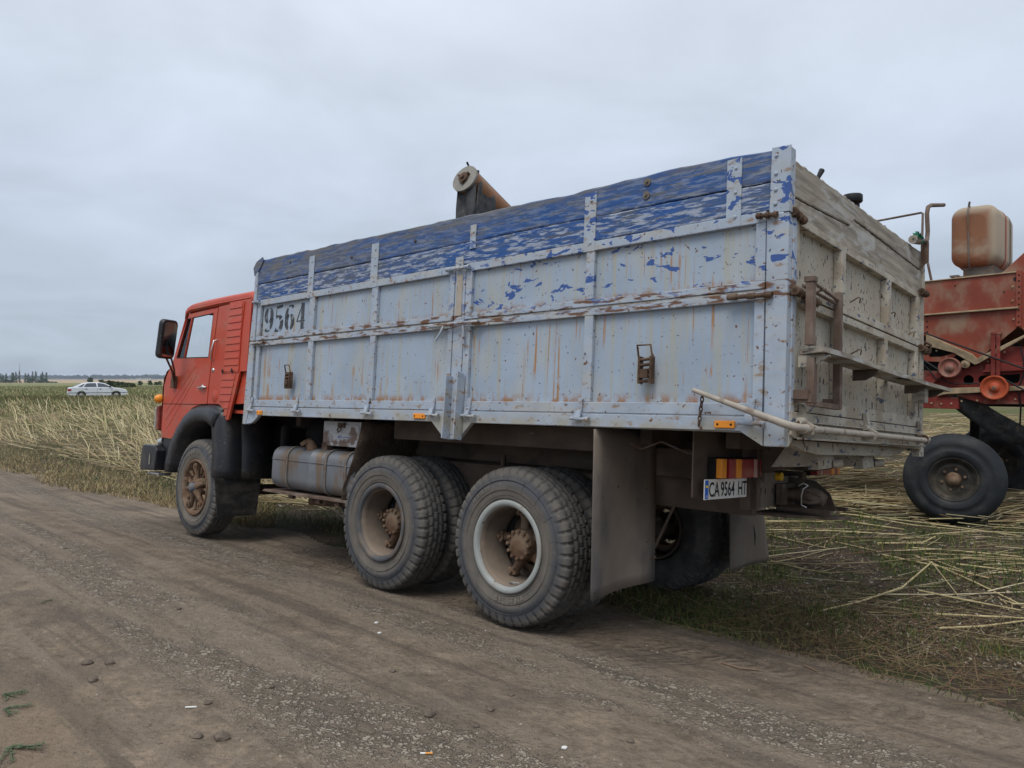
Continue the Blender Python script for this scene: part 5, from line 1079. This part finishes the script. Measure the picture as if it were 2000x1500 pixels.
# stones and litter on the road
STN=[(182,1330,.028),(127,1072,.018),(839,1396,.034),(433,1443,.035),(214,1297,.026),(170,1297,.03),(387,1440,.024),(997,1358,.018),(959,1387,.02),(767,1312,.018),(1188,1388,.016),(407,1374,.02),(1232,1449,.018),(350,1190,.016),(80,1065,.014),(530,1343,.018),(250,965,.022),(1015,1290,.016),(1530,1449,.02),(930,1420,.015)]
STN.sort()
for i,(x,y,sz) in enumerate(STN):
    bm=bmesh.new(); bmesh.ops.create_icosphere(bm,subdivisions=2,radius=1); rr=random.Random(i)
    for v in bm.verts:
        n_=v.co.normalized(); v.co*=(1+.35*(vnoise(np.array([n_.x*2+i*7.]),np.array([n_.y*2+n_.z*3]),i)[0]-.5)); v.co=Vector((v.co.x*sz,v.co.y*sz*.8,v.co.z*sz*.55))
    me=bpy.data.meshes.new('stone'); bm.to_mesh(me); bm.free(); me.materials.append(M['stone']); o=bpy.data.objects.new('stone',me); sc.collection.objects.link(o); p=at(x,y); o.location=p+Vector((0,0,sz*.25)); o.rotation_euler=(0,0,i*1.7)
    tag(o,ORD[i]+' small brown clod from the left lying on the dirt road','stone','clods on the dirt road')
def butt(x,y,mat2,label,rz,L=.05):
    e=empty('cigarette_butt',at(x,y)+Vector((0,0,.006)),rz); q=MB().tube([(0,0,0),(L*.6,0,0)],.004,10).build('filter',mat2,e); MB().tube([(L*.6,0,0),(L,0,0)],.0039,10).build('paper','plate',e); tag(e,label,'cigarette butt'); return e
butt(845,1474,'filter','cigarette butt with orange filter near the bottom edge of the photo',PI,.05); butt(362,1384,'plate','white cigarette butt lying left on the dirt road',.1,.05)
for x,y,l_ in ((741,1238,'white scrap lying on the road in front of the rear wheels'),(735,1218,'smaller white scrap lying behind another on the road'),(1102,1463,'pale chip lying on the road near the bottom of the photo')):
    o=MB().prism([(-.012,-.006),(.006,-.012),(.014,.004),(.002,.011),(-.010,.006)],'z',0,.008).build('paper_scrap','plate',None,bevel=.002); o.location=at(x,y)+Vector((0,0,.002)); tag(o,l_,'scrap')
def sprig(x,y,sc_,lab):
    p=at(x,y); mb=MB(); r=random.Random(int(x+y))
    for b in range(5):
        a=r.uniform(-.9,.6); pts=[Vector((0,0,.005))]
        for i in range(6): a+=r.uniform(-.3,.3); pts.append(pts[-1]+Vector((math.cos(a)*.03,math.sin(a)*.03,r.uniform(-.001,.003)))*sc_)
        mb.tube(pts,.0018,4)
        for q in pts[1:]:
            for _ in range(6):
                aa=r.uniform(0,2*PI); l=.016*sc_; u=Vector((math.cos(aa),math.sin(aa),.45)); v=Vector((-math.sin(aa),math.cos(aa),0)); mb.add([q,q+u*l*.5+v*l*.28,q+u*l,q+u*l*.5-v*l*.28],[(0,1,2,3)])
    o=mb.build('creeping_weed','leaf',None,recalc=False); o.location=p; tag(o,lab,'weed')
sprig(4,1358,.55,'topmost of the little green weeds at the left edge of the road'); sprig(8,1385,.6,'middle one of the little green weeds at the left edge of the road'); sprig(14,1462,.8,'lowest little green weed in the bottom left corner')
sprig(84,1176,.3,'tiny green tuft growing on the left part of the road')
# ================================================================== DISTANCE
def blob_tree(mb,x0,y0,w_,h_,n,r,seed,flat=1.0):
    rr=random.Random(seed)
    for i in range(n):
        f=rr.random(); z=h_*(.08+.92*f); wd=w_*r(f)*rr.uniform(.2,1); a=rr.uniform(0,2*PI); c_=Vector((x0+wd*math.cos(a),y0+wd*math.sin(a),z)); s_=w_*rr.uniform(.18,.34)
        for k in range(3):
            d1=Vector((rr.uniform(-1,1),rr.uniform(-1,1),rr.uniform(-1,1))).normalized()*s_; d2=Vector((rr.uniform(-1,1),rr.uniform(-1,1),rr.uniform(-1,1))).normalized()*s_; mb.add([c_-d1,c_+d2,c_+d1,c_-d2],[(0,1,2,3)])
ORD='first second third fourth fifth sixth seventh eighth ninth tenth eleventh twelfth thirteenth fourteenth fifteenth sixteenth seventeenth eighteenth nineteenth twentieth'.split()
pop=[(1.7,729),(5.4,731),(12,729),(23.8,727),(26.4,728),(31,725.5),(37.8,724),(49.7,728),(55.3,729),(63.8,725.5),(70,724.5),(80,730),(83,725.5),(90.5,726.5)]
for i,(px,ty) in enumerate(pop):
    Yd=690+12*math.sin(i*2.3); x=(px-1000)/1426.1*Yd; z=float(ground_z(x,Yd,False)); h=(738-ty)/1426.1*Yd+1.5-z
    e=empty('poplar',(x,Yd,z-.2)); mb=MB(); blob_tree(mb,0,0,1.25,h,150,lambda f:(.35+.65*min(1,f*4))*(1-f**3)+.12,i); mb.build('crown','poplar',e,recalc=False)
    MB().tube([(0,0,0),(0,0,h*.5),(0,0,h*.9)],[.25,.18,.05],6).build('trunk','bark',e); tag(e,ORD[i]+' tall narrow poplar from the left on the left horizon','tree','poplars on the left horizon')
mb=MB()
for i in range(70):
    px=random.uniform(-14,96) if i<60 else random.uniform(96,112); Yd=705+random.uniform(-6,14); x=(px-1000)/1426.1*Yd
    if 41<px<47 : continue
    m2=MB(); blob_tree(m2,x,Yd,random.uniform(1.2,2.6),random.uniform(1.2,4.6) if i<60 else 1.0,16,lambda f:1-f*.5,i+50); zz=float(ground_z(x,Yd,False)); mb.add([(a,b,c_+zz) for a,b,c_ in m2.v],m2.f)
tag(mb.build('undergrowth','poplar',None,recalc=False),'low dark bushes under the poplars on the left horizon','bushes',kind='stuff')
mb=MB(); Yd=700; x=(38.6-1000)/1426.1*Yd; e=(x,Yd,float(ground_z(x,Yd,False))); mb.tube([(0,0,0),(0,0,12),(0,0,18.5)],[.22,.15,.08],6)
for z in (13,15,17): mb.tube([(-.6,0,z),(.6,0,z)],.06,5)
o=mb.build('radio_mast','bark'); o.location=e; tag(o,'thin radio mast rising above the poplars','mast')
def bush(px,Yd,w_,h_,lab,cat='bush',n=160,mat='bush',grp=None):
    x=(px-1000)/1426.1*Yd; z=float(ground_z(x,Yd,False)); e=empty('tree' if cat=='tree' else 'bush',(x,Yd,z)); mb=MB(); m2=MB(); blob_tree(m2,0,0,w_,h_,n,lambda f:math.sqrt(max(0,1-(f*1.6-.6)**2))*.9+.1,int(px*3)); m2.build('crown',mat,e,recalc=False)
    MB().tube([(0,0,-.1),(0,0,h_*.4),(.1,0,h_*.7)],[.12,.08,.03],6).build('stem' if cat=='bush' else 'trunk','bark',e); tag(e,lab,cat,grp)
bush(176,420,1.5,3.6,'lone dark round tree just above the white car','tree',220)
for i,(px,w_,h_) in enumerate(((213,.8,1.5),(221,.9,1.35),(230,.9,1.2),(239,.9,1.1),(249,.9,.95),(258,.9,.9))): bush(px,160,w_,h_,ORD[i]+' green bush from the left in the clump right of the white car','bush',120,grp='bushes beyond the white car')
for i,(px,w_,h_) in enumerate(((199,1.3,1.9),(273,1.1,1.3),(293,1.0,1.6),(305,.9,1.1),(312,.9,1.3))): bush(px,260,w_,h_,ORD[i]+' from the left of the small dark bushes between white car and red cab','bush',60,grp='far bushes left of the red cab')
for i,(px,l_) in enumerate(((270.5,'leftmost of three tiny white houses on the horizon'),(281,'middle one of three tiny white houses on the horizon'),(289.5,'rightmost of three tiny white houses on the horizon'))):
    Yd=1400; x=(px-1000)/1426.1*Yd; e=empty('farm_house',(x,Yd,float(ground_z(x,Yd,False)))); MB().box(-4,4,-3,3,0,2.6).build('wall','plate',e); MB().prism([(-4.5,2.6),(4.5,2.6),(3,4.4),(-3,4.4)],'y',-3.4,3.4).build('roof','rimw',e)
    for k in (-2,1.2): MB().box(k,k+.9,-3.05,-3.005,1,2).build('window','ink',e)
    tag(e,l_,'house')
mb=MB(); rr=random.Random(5)
for i in range(1500):
    Yd=rr.uniform(2500,2650); x=rr.uniform(-2600,2600); h=rr.uniform(11,16.5)+2*math.sin(x*.004); z=float(ground_z(x,Yd,False)); s_=rr.uniform(7,14)
    c_=Vector((x,Yd,z-1)); k=6; ring=[c_+Vector((s_*math.cos(2*PI*j/k),s_*math.sin(2*PI*j/k)*.6,0)) for j in range(k)]; r2=[c_+Vector((s_*.95*math.cos(2*PI*j/k+.4),s_*.6*math.sin(2*PI*j/k+.4),h*rr.uniform(.6,.8))) for j in range(k)]; tp=c_+Vector((rr.uniform(-2,2),0,h))
    mb.add(ring+r2+[tp],[(j,(j+1)%k,(j+1)%k+k,j+k) for j in range(k)]+[(j+k,(j+1)%k+k,2*k) for j in range(k)])
tag(mb.build('forest_belt','farwood'),'dark blue belt of far woodland along the horizon','woodland',kind='stuff')
# ================================================================== WHITE CAR
Yc=63.; xc=(191-1000)/1426.1*Yc; CAR=empty('parked_car',(xc,Yc,float(ground_z(xc,Yc,False))-.03),R(34)); tag(CAR,'white five-door hatchback parked in the field left of the truck','car')
low=[(-2.20,.32),(-2.24,.55),(-2.20,.93),(-2.05,.98),(-1.6,1.0),(1.0,.97),(1.6,.90),(2.05,.78),(2.19,.62),(2.20,.35),(1.98,.24),(1.68,.24)]+[(1.32+.36*math.cos(R(a)),.30+.36*math.sin(R(a))) for a in np.linspace(0,180,9)]+[(.9,.22),(-.9,.22)]+[(-1.28+.36*math.cos(R(a)),.30+.36*math.sin(R(a))) for a in np.linspace(0,180,9)]+[(-1.66,.24)]
MB().prism(low,'y',-.85,.85).build('body','carwhite',CAR,bevel=.05)
gh=[(-1.95,.97),(-1.25,1.30),(-.75,1.40),(.0,1.41),(.45,1.33),(1.15,.95)]
g=MB(); a=[(x,-.84+.22*(z-.95)/.46,z) for x,z in gh]; b=[(x,.84-.22*(z-.95)/.46,z) for x,z in gh]; n=len(gh); g.add(a+b,[tuple(range(n)),tuple(range(2*n-1,n-1,-1))]+[(i,(i+1)%n,(i+1)%n+n,i+n) for i in range(n)]); g.build('roof','carwhite',CAR,bevel=.03)
def sidewin(pts,nm_='side_window'):
    for s_ in (-1,1):
        a=[(x,s_*(.845-.22*(z-.95)/.46),z) for x,z in pts]; b=[(x,s_*(.855-.22*(z-.95)/.46),z) for x,z in pts]; n=len(pts); MB().add(a+b,[tuple(range(n)),tuple(range(2*n-1,n-1,-1))]+[(i,(i+1)%n,(i+1)%n+n,i+n) for i in range(n)]).build(nm_,'carglass',CAR)
sidewin([(-1.55,1.02),(-1.12,1.26),(-1.0,1.28),(-1.22,1.02)],'rear_quarter_window'); sidewin([(-1.12,1.01),(-.90,1.30),(-.70,1.33),(-.20,1.34),(-.14,1.01)]); sidewin([(-.06,1.01),(-.08,1.34),(.05,1.34),(.42,1.27),(.98,1.0)])
MB().add([(-1.93,-.68,1.0),(-1.93,.68,1.0),(-1.28,.60,1.31),(-1.28,-.60,1.31)],[(0,1,2,3)]).build('rear_window','carglass',CAR); MB().add([(1.16,-.70,.97),(1.16,.70,.97),(.50,.60,1.335),(.50,-.60,1.335)],[(0,1,2,3)]).build('windscreen','carglass',CAR)
for s_ in (-1,1):
    MB().box(-2.25,-2.0,min(s_*.45,s_*.862),max(s_*.45,s_*.862),.66,.86).build('tail_lamp','carred',CAR,bevel=.02); MB().box(2.02,2.18,min(s_*.5,s_*.84),max(s_*.5,s_*.84),.58,.70).build('headlamp','rimw',CAR,bevel=.02)
    MB().box(.78,.92,min(s_*.84,s_*1.0),max(s_*.84,s_*1.0),.98,1.10).build('mirror','ink',CAR,bevel=.02)
    for x in (-1.0,.05): MB().box(x,x+.17,min(s_*.85,s_*.868),max(s_*.85,s_*.868),.82,.86).build('door_handle','ink',CAR)
    MB().box(-2.24,2.19,min(s_*.845,s_*.862),max(s_*.845,s_*.862),.50,.54).build('rubbing_strip','ink',CAR)
    for x in (-1.28,1.32):
        W=MB().lathe([(0,-.09),(.18,-.10),(.19,-.08),(.19,.08)],'y',(0,0,0),20).build('wheel','rimw',CAR); W.location=(x,s_*.76,.30); W.rotation_euler=(0,0,0 if s_<0 else PI); MB().lathe([(.18,-.10),(.29,-.08),(.305,-.05),(.305,.06)],'y',(0,0,0),24).build('tyre','rubber',W)
for x in (-1.18,-.10,1.0): MB().box(x-.006,x+.006,-.853,-.849,.30,.98).build('door_seam','ink',CAR)
MB().box(-2.27,-2.1,-.82,.82,.32,.50).build('bumper','rimw',CAR,bevel=.04); MB().box(2.05,2.24,-.82,.82,.30,.50).build('bumper','carwhite',CAR,bevel=.04)
MB().tube([(-.85,0,1.40),(-1.1,0,1.62)],.006,5).build('aerial','ink',CAR)
# ================================================================== COMBINE HARVESTER (local: x to the right/rear, y away)
CH=empty('combine_harvester',(4.9,8.1,-.12),R(-42.54)); tag(CH,'dusty red combine harvester with orange fuel tank standing behind the truck','harvester')
def cc(mb,name,mat,parent=None,**k): return mb.build(name,mat,parent or CH,**k)
VY=.15
body=plate([(-5.2,1.30),(-5.2,2.75),(-.35,2.725),(.57,2.752),(.578,2.18),(.20,1.82),(-.30,2.12),(-.9,1.9),(-2.5,1.3)],[],'y',VY,VY+.03)
body.box(-5.2,.56,1.75,1.78,1.7,2.72); body.prism([(-5.2,2.72),(.57,2.74),(.57,2.70),(-5.2,2.68)],'y',VY+.03,1.75); body.box(-5.2,-5.17,VY+.03,1.75,1.3,2.7)
BODY=cc(body,'body','combine')
q=MB(); q.prism([(-.36,2.335),(.575,2.362),(.575,2.382),(-.36,2.352)],'y',VY-.045,VY); q.prism([(-.36,2.722),(.56,2.748),(.56,2.762),(-.36,2.735)],'y',VY-.02,VY+.05); cc(q,'ledge','chaff',BODY,bevel=.004)
q=MB(); q.box(.552,.60,VY-.02,VY+.02,2.17,2.77); q.prism([(.56,2.74),(.62,2.76),(2.2,2.9),(2.2,1.9),(.66,2.08),(.60,2.15),(.56,2.17)],'y',VY+.005,VY+.05); cc(q,'rear_hood','combine',BODY,bevel=.003)
q=MB()
for z in np.linspace(2.22,2.72,9): cc(MB().lathe([(0,-.006),(.008,-.005),(.009,0)],'y',(.578,VY-.02,z),8),'rivet','ink',BODY)
for x,z,r_ in ((.545,2.68,.022),(-.02,2.655,.009),(.44,2.55,.009)): cc(MB().lathe([(0,-.001),(r_,-.001)],'y',(x,VY-.003,z),14),'bolt_hole','ink',BODY)
for z in np.linspace(2.15,2.33,4): cc(MB().lathe([(0,-.006),(.009,-.005),(.01,0)],'y',(-.30,VY,z),8),'rivet','ink',BODY)
# sloping chaff-covered pan
q=MB(); q.prism([(-.30,2.125),(-.25,2.095),(.155,1.885),(.20,1.83),(.26,1.87),(.60,2.06),(.66,2.09),(.66,2.065),(.215,1.775),(.18,1.765),(-.02,1.90),(-.30,1.99)],'y',VY-.06,VY+.0); cc(q,'grain_pan','chaff',BODY,bevel=.006)
q=MB(); q.prism([(-.5,2.0),(-.30,1.99),(-.27,1.86),(-.15,1.86),(-.02,1.90),(.0,1.88),(-.08,1.80),(-.5,1.82)],'y',VY-.02,VY+.0); cc(q,'lower_cover','combine',BODY)
q=plate([(-.6,1.40),(-.6,1.74),(-.08,1.68),(.19,1.765),(.215,1.775),(.50,1.96),(2.2,1.92),(2.2,1.40),(.62,1.42),(.3,1.40)],[[(.107+.052*math.cos(a),1.596+.055*math.sin(a)) for a in np.linspace(0,2*PI,16,endpoint=False)],[(.20,1.60),(.215,1.64),(.25,1.645),(.48,1.655),(.585,1.665),(.587,1.60),(.56,1.565),(.25,1.555),(.21,1.57)]],'y',VY+.03,VY+.05); cc(q,'side_frame','combine2',BODY,bevel=.002)
q=MB(); q.prism([(-.19,1.41),(-.09,1.505),(.66,1.535),(.66,1.49),(.2,1.455),(-.1,1.435)],'y',VY-.05,VY+.028); cc(q,'straw_ledge','chaff',BODY,bevel=.006)
q=MB(); q.prism([(-.02,1.43),(.66,1.475),(2.2,1.5),(2.2,1.35),(.62,1.34),(.28,1.33),(.10,1.385)],'y',VY-.01,VY+.025); q.box(-.45,.02,VY-.01,VY+.10,1.27,1.40); cc(q,'rear_frame_rail','combine2',bevel=.004)
q=plate([(.28,1.72),(.28,1.765),(.62,1.785),(2.1,1.8),(2.1,1.71),(.62,1.70),(.25,1.68)],[],'y',VY-.04,VY+.025); cc(q,'shaft_guard','combine2',BODY,bevel=.004)
q=MB(); 
for x in (-.02,.10): pass
q.box(.335,.375,VY-.075,VY-.065,1.65,2.11); q.box(.385,.42,VY-.075,VY-.065,1.64,2.11); q.box(.33,.425,VY-.08,VY+.0,2.09,2.115); q.box(.335,.42,VY-.078,VY-.0,1.82,1.845); cc(q,'tension_bracket','combine2',BODY,bevel=.002)
for i_,(p_,r_) in enumerate((([(-.34,VY-.03,1.80),(-.2,VY-.05,1.62),(-.02,VY-.04,1.55),(.2,VY-.03,1.56),(.33,VY-.03,1.48)],.008),([(-.4,VY-.02,1.55),(-.25,VY-.04,1.47),(-.1,VY-.03,1.50)],.010),([(.60,VY-.03,1.95),(.64,VY-.05,1.70),(.58,VY-.03,1.50),(.60,VY-.02,1.30),(.57,.3,1.10)],.009))): cc(MB().tube(p_,r_,6),'hydraulic_hose','ink',BODY)
for x_,z_ in ((-.25,1.33),(-.15,1.325),(-.05,1.33),(.05,1.36),(.2,1.37),(.4,1.38),(.55,1.39),(.64,1.62),(.64,1.78),(.30,1.80),(.45,1.90),(-.2,1.93),(-.1,1.86),(.52,2.60),(.52,2.45),(.53,2.25)): cc(MB().lathe([(0,-.010),(.010,-.009),(.012,0)],'y',(x_,VY-.012,z_),6,smooth=False),'bolt','chaff',BODY)
cc(MB().prism([(-.30,1.62),(-.16,1.70),(-.12,1.66),(-.24,1.55),(-.34,1.52)],'y',VY-.03,VY+.02),'bracket_plate','combine2',BODY,bevel=.003)
def pulley(x,z,r,y,mat,nm_):
    q=MB(); q.lathe([(0,-.03),(.02,-.03),(.03,-.022),(.045,-.02),(.045,-.005),(r*.45,.0),(r*.78,-.004),(r*.84,-.02),(r*.98,-.026),(r,-.02),(r*.99,-.006),(r*.9,.008),(r*.99,.024),(r,.036),(r*.9,.04)],'y',(0,0,0),44); o=cc(q,nm_,mat,BODY); o.location=(x,y,z)
    MB().tube([(0,-.045,0),(0,.10,0)],.016,10).build('shaft','strap',o); return o
pulley(-.053,1.735,.112,VY-.09,'pulley2','pulley'); pulley(.372,1.515,.132,VY-.09,'pulley','pulley'); pulley(.09,1.775,.045,VY-.03,'chaff','bearing_housing')
q=MB().tube([(-.9,VY-.11,2.36),(-.30,VY-.11,2.132),(.62,VY-.11,1.725),(1.6,VY-.11,1.30)],.010,6); q.tube([(.47,VY-.09,1.60),(.66,VY-.09,1.475),(1.6,VY-.09,1.0)],.010,6); q.tube([(-.5,VY-.05,1.95),(-.1,VY-.05,1.66)],.012,6); cc(q,'drive_belt','ink',BODY)
q=MB(); q.box(-.5,.55,.35,.45,1.5,2.0); q.box(-.5,.0,.2,1.2,1.45,1.95); q.box(.2,.9,.4,1.4,1.30,1.42);
for x in (.40,.46,.52): q.tube([(x,.45,1.60),(x+.04,.45,1.68)],.008,5)
cc(q,'straw_walker','dark',BODY)
q=MB(); P=[]
for i in range(9):
    t_=i/8; P.append([(-.03+.62*t_+w__*(.09+.03*t_),.18+.5*t_+.03*math.sin(j*1.7+i),1.42-.50*t_+w__*(.07) -.03*math.sin(t_*3)) for j,w__ in enumerate(np.linspace(-1,1,6))])
q.grid(P); cc(q,'canvas_flap','canvas',solid=.01)
# fuel tank on the roof
tk=MB(); sec=[(.46,.10),(.47,.05),(.50,.015),(.55,.0),(.86,.0),(.87,-.006),(.885,-.006),(.895,0),(1.12,.0),(1.13,-.006),(1.145,-.006),(1.155,0),(1.45,0),(1.50,.02),(1.53,.09)]
vs=[]
for y,ins in sec: vs+=[(x,y,z) for x,z in rrect(-.14+ins,.33-ins,2.90+ins,3.60-ins,.13,7)]
k=len(vs)//len(sec); tk.add(vs,[(i*k+j,i*k+(j+1)%k,(i+1)*k+(j+1)%k,(i+1)*k+j) for i in range(len(sec)-1) for j in range(k)],True); tk.add(vs[:k],[tuple(range(k))]); tk.add(vs[-k:],[tuple(range(k))]); FT2=cc(tk,'fuel_tank','orange')
q=MB().tube([(.06,1.0,2.87),(.06,.445,2.885),(.055,.44,3.0),(.045,.44,3.5),(.045,.47,3.60),(.045,1.0,3.615)],.008,6); q.tube([(.05,.47,3.60),(.06,.45,3.64)],.012,6); cc(q,'tank_strap','strap',FT2)
for y in (.95,1.25): 
    pr=rrect(-.148,.338,2.892,3.608,.135); q=MB(); a=[(x,y-.012,z) for x,z in pr]; b=[(x,y+.012,z) for x,z in pr]; n_=len(a); q.add(a+b,[(i,(i+1)%n_,(i+1)%n_+n_,i+n_) for i in range(n_)],True); cc(q,'tank_strap','pulley' if y<1 else 'strap',FT2,solid=.006)
q=MB(); q.box(-.02,.28,.55,1.45,2.80,2.905); q.box(-.10,.60,.48,.56,2.73,2.80); q.prism([(-.15,2.80),(-.06,2.80),(-.06,2.82),(-.15,2.82)],'y',.5,.6); cc(q,'tank_support','strap',FT2,bevel=.003)
q=MB(); q.prism([(.38,2.76),(.62,3.0),(2.3,3.1),(2.3,2.76)],'y',.30,.36); q.prism([(.38,2.76),(.62,3.0),(2.3,3.1),(2.3,2.76)],'y',1.5,1.55); q.box(.62,2.3,.36,1.5,2.97,3.0); cc(q,'top_cover','combine',BODY,bevel=.006)
q=MB().tube([(-.29,.30,2.74),(-.36,.30,3.12)],.014,8); q.tube([(-.40,.30,2.7),(-.385,.30,3.55),(-.40,.30,3.56),(-.84,.30,3.535),(-1.6,.30,3.49),(-1.61,.3,2.75)],.013,8); cc(q,'handrail','angle')
# engine deck, grain tank, cab, front wheels (hidden behind the truck in the photo)
q=MB(); q.box(-3.9,-1.6,.25,1.7,2.75,3.05); cc(q,'grain_tank','combine',bevel=.02)
cbn=cc(MB().box(-5.4,-4.2,.35,1.6,1.7,3.0),'cab','combine',bevel=.05); cc(MB().box(-5.1,-4.3,.335,.348,2.2,2.85),'window','carglass',cbn); cc(MB().box(-5.415,-5.402,.45,1.5,2.1,2.85),'windscreen','carglass',cbn)
cc(MB().prism([(-5.2,1.3),(-2.5,1.3),(-1,1.3),(-1,.9),(-4.9,.8)],'y',.5,1.4),'lower_frame','combine2')
ac=MB().lathe([(0,.06),(.11,.055),(.125,.04),(.125,-.04),(.11,-.055),(0,-.06)],'z',(-1.33,.8,3.965),28); ac.tube([(-1.28,.8,3.93),(-1.28,.8,3.0)],.04,12); cc(ac,'air_filter','ink')
cc(MB().box(.58,2.2,.50,.53,1.45,2.85).box(2.17,2.2,.05,1.5,1.45,2.9),'inner_panel','combine2',BODY)
cc(MB().tube([(-.95,.75,3.05),(-.95,.75,3.12),(-.95,.75,3.55)],.04,10),'exhaust_pipe','rust')
# unloading auger reaching over the truck bed; defined in truck coordinates then placed on the harvester
TM=TR.matrix_world.copy(); CI=Matrix.Translation((4.9,8.1,-.12))@Matrix.Rotation(R(-42.54),4,'Z'); CI=CI.inverted()
def T2C(p): return CI@(TM@Vector(p))
dA=Vector((-.10,.93,-.30)).normalized(); A0=Vector((-3.612,1.239,3.608)); rA=.125
AU=None
q=MB().tube([T2C(A0),T2C(A0+dA*1.0),T2C(A0+dA*5.4)],rA,28); AU=cc(q,'auger_tube','augerp')
q=MB().tube([T2C(A0-dA*.022),T2C(A0)],rA*1.12,32); dsc=cc(q,'end_plate','disc',AU); 
q=MB().tube([T2C(A0-dA*.05),T2C(A0-dA*.02)],.052,16); q.tube([T2C(A0-dA*.07),T2C(A0-dA*.02)],.022,12)
side_=dA.cross(Vector((0,0,1))).normalized(); up_=side_.cross(dA).normalized()
for a in (35,155,275): o_=(side_*math.cos(R(a))+up_*math.sin(R(a)))*.062; q.tube([T2C(A0+o_-dA*.055),T2C(A0+o_-dA*.02)],.011,8)
cc(q,'bearing','rust',AU)
q=MB().tube([T2C(A0+up_*.150-dA*.02),T2C(A0+up_*.150+dA*.10)],.006,6); q.tube([T2C(A0+up_*.152+dA*.12),T2C(A0+up_*.150+dA*3.2)],.016,8); q.tube([T2C(A0+up_*.13+dA*.14),T2C(A0+up_*.19+dA*.12)],.014,6); q.tube([T2C(A0+up_*.15-dA*.02),T2C(A0+up_*.165-dA*.05)],.010,6); cc(q,'auger_rod','ink',AU)
def rag(p0,p1,drop,w0,w1,seed,nm_):
    rr=random.Random(seed); P=[]
    for i in range(12):
        t_=i/11; P.append([T2C(p0.lerp(p1,j/7)+Vector((rr.uniform(-.006,.006)+.015*math.sin(j*1.9+i*.4),.02*math.cos(j*1.3+i*.3),-drop*t_*(1+.05*math.sin(j*3))))+(p1-p0)*((w1-w0)*(j/7-.5)*t_)) for j in range(8)])
    q=MB().grid(P); return cc(q,nm_,'canvas',AU,solid=.006)
rag(A0+side_*.118+dA*.0-up_*.03,A0-side_*.10+dA*.03-up_*.07,.55,0,.1,1,'spout_canvas'); rag(A0-side_*.11+dA*.05+up_*.02,A0-side_*.10+dA*.62-up_*.0,.42,0,.05,2,'spout_canvas')
rag(A0+side_*.118+dA*.02,A0+side_*.10+dA*.5,.5,0,.05,3,'spout_canvas')
# steering wheels of the harvester
def cwheel(x,y,rz):
    Wm=MB(); Wm.lathe([(.0,.035),(.14,.03),(.155,.02),(.185,.045),(.2,.02),(.235,-.01),(.245,-.016),(.250,-.004)],'y',(0,0,0),40); W=cc(Wm,'wheel','rust'); W.data.materials[0]=M['darkrim']; W.location=(x,y,.49); W.rotation_euler=(0,0,rz)
    t=MB(); t.lathe([(.242,.0),(.25,-.018),(.275,-.03),(.31,-.036),(.33,-.034),(.333,-.031),(.38,-.03),(.395,-.034),(.43,-.024),(.455,-.008),(.47,.012),(.478,.016),(.482,.03),(.492,.034),(.496,.06),(.503,.064),(.506,.10),(.499,.106),(.499,.118),(.506,.124),(.503,.16),(.495,.166),(.49,.19),(.47,.21),(.40,.25),(.30,.25),(.242,.22)],'y',(0,0,0),96)
    rr=random.Random(4)
    for i in range(70):
        a=2*PI*i/70; r0,r1=.395+rr.uniform(-.01,.01),.445
        if rr.random()<.75: t.tube([(r0*math.cos(a),-.036,r0*math.sin(a)),(r1*math.cos(a),-.016,r1*math.sin(a))],.0022,4)
    t.build('tyre','tyre3',W)
    h=MB(); h.lathe([(0,-.045),(.03,-.045),(.038,-.035),(.055,-.03),(.07,.0),(.08,.03)],'y',(0,0,0),24)
    for k in range(6): a=2*PI*k/6+.3; h.lathe([(0,.012),(.014,.012),(.016,.03)],'y',(.115*math.cos(a),0,.115*math.sin(a)),6,smooth=False)
    h.build('hub','hub',W); return W
cwheel(.0,.0,R(9)); cwheel(.05,2.28,R(9))
q=MB().tube([(.0,.2,.52),(.0,2.1,.52)],.05,10); q.box(-.05,.05,1.12,1.22,.55,1.28); q.tube([(.12,.15,.45),(.12,2.1,.45)],.018,8); q.box(-.03,.05,.20,.30,.40,.62); cc(q,'steering_axle','dark')
for x,y in ((-4.6,-.35),(-4.6,2.1)):
    t=MB(); t.lathe([(.36,.0),(.5,-.04),(.66,-.03),(.72,.04),(.73,.20),(.72,.36),(.66,.44),(.36,.44)],'y',(0,0,0),48); o=cc(t,'front_wheel','tyre3'); o.location=(x,y,.73); MB().lathe([(0,.1),(.2,.08),(.34,.06),(.37,.0),(.37,.3)],'y',(0,0,0),32).build('rim','pulley',o)
# green rag tied on the crank
rg=MB()
rr=random.Random(2)
for i in range(14):
    a=Vector((rr.uniform(-.05,.05),rr.uniform(-.07,.07),rr.uniform(-.05,.06))); rg.add([a,a+Vector((.03,rr.uniform(-.02,.04),rr.uniform(-.04,.05))),a+Vector((.02,.06,rr.uniform(-.03,.05))),a+Vector((-.02,.03,rr.uniform(-.03,.06)))],[(0,1,2,3)])
o=rg.build('rag','rag',TR,solid=.004); o.location=(.03,2.14,2.70); o.scale=(.55,.7,.6)
# ================================================================== HAZE
hz=MB().box(-4400,4400,-4400,4400,-7,24).build('haze','plate')
hm=bpy.data.materials.new('haze'); hm.use_nodes=True; hm.node_tree.nodes.clear(); ho=hm.node_tree.nodes.new('ShaderNodeOutputMaterial'); hv=hm.node_tree.nodes.new('ShaderNodeVolumePrincipled')
hv.inputs['Color'].default_value=(.78,.86,1,1); hv.inputs['Density'].default_value=.00015; hm.node_tree.links.new(hv.outputs[0],ho.inputs['Volume']); hz.data.materials.clear(); hz.data.materials.append(hm); hz['kind']='stuff'
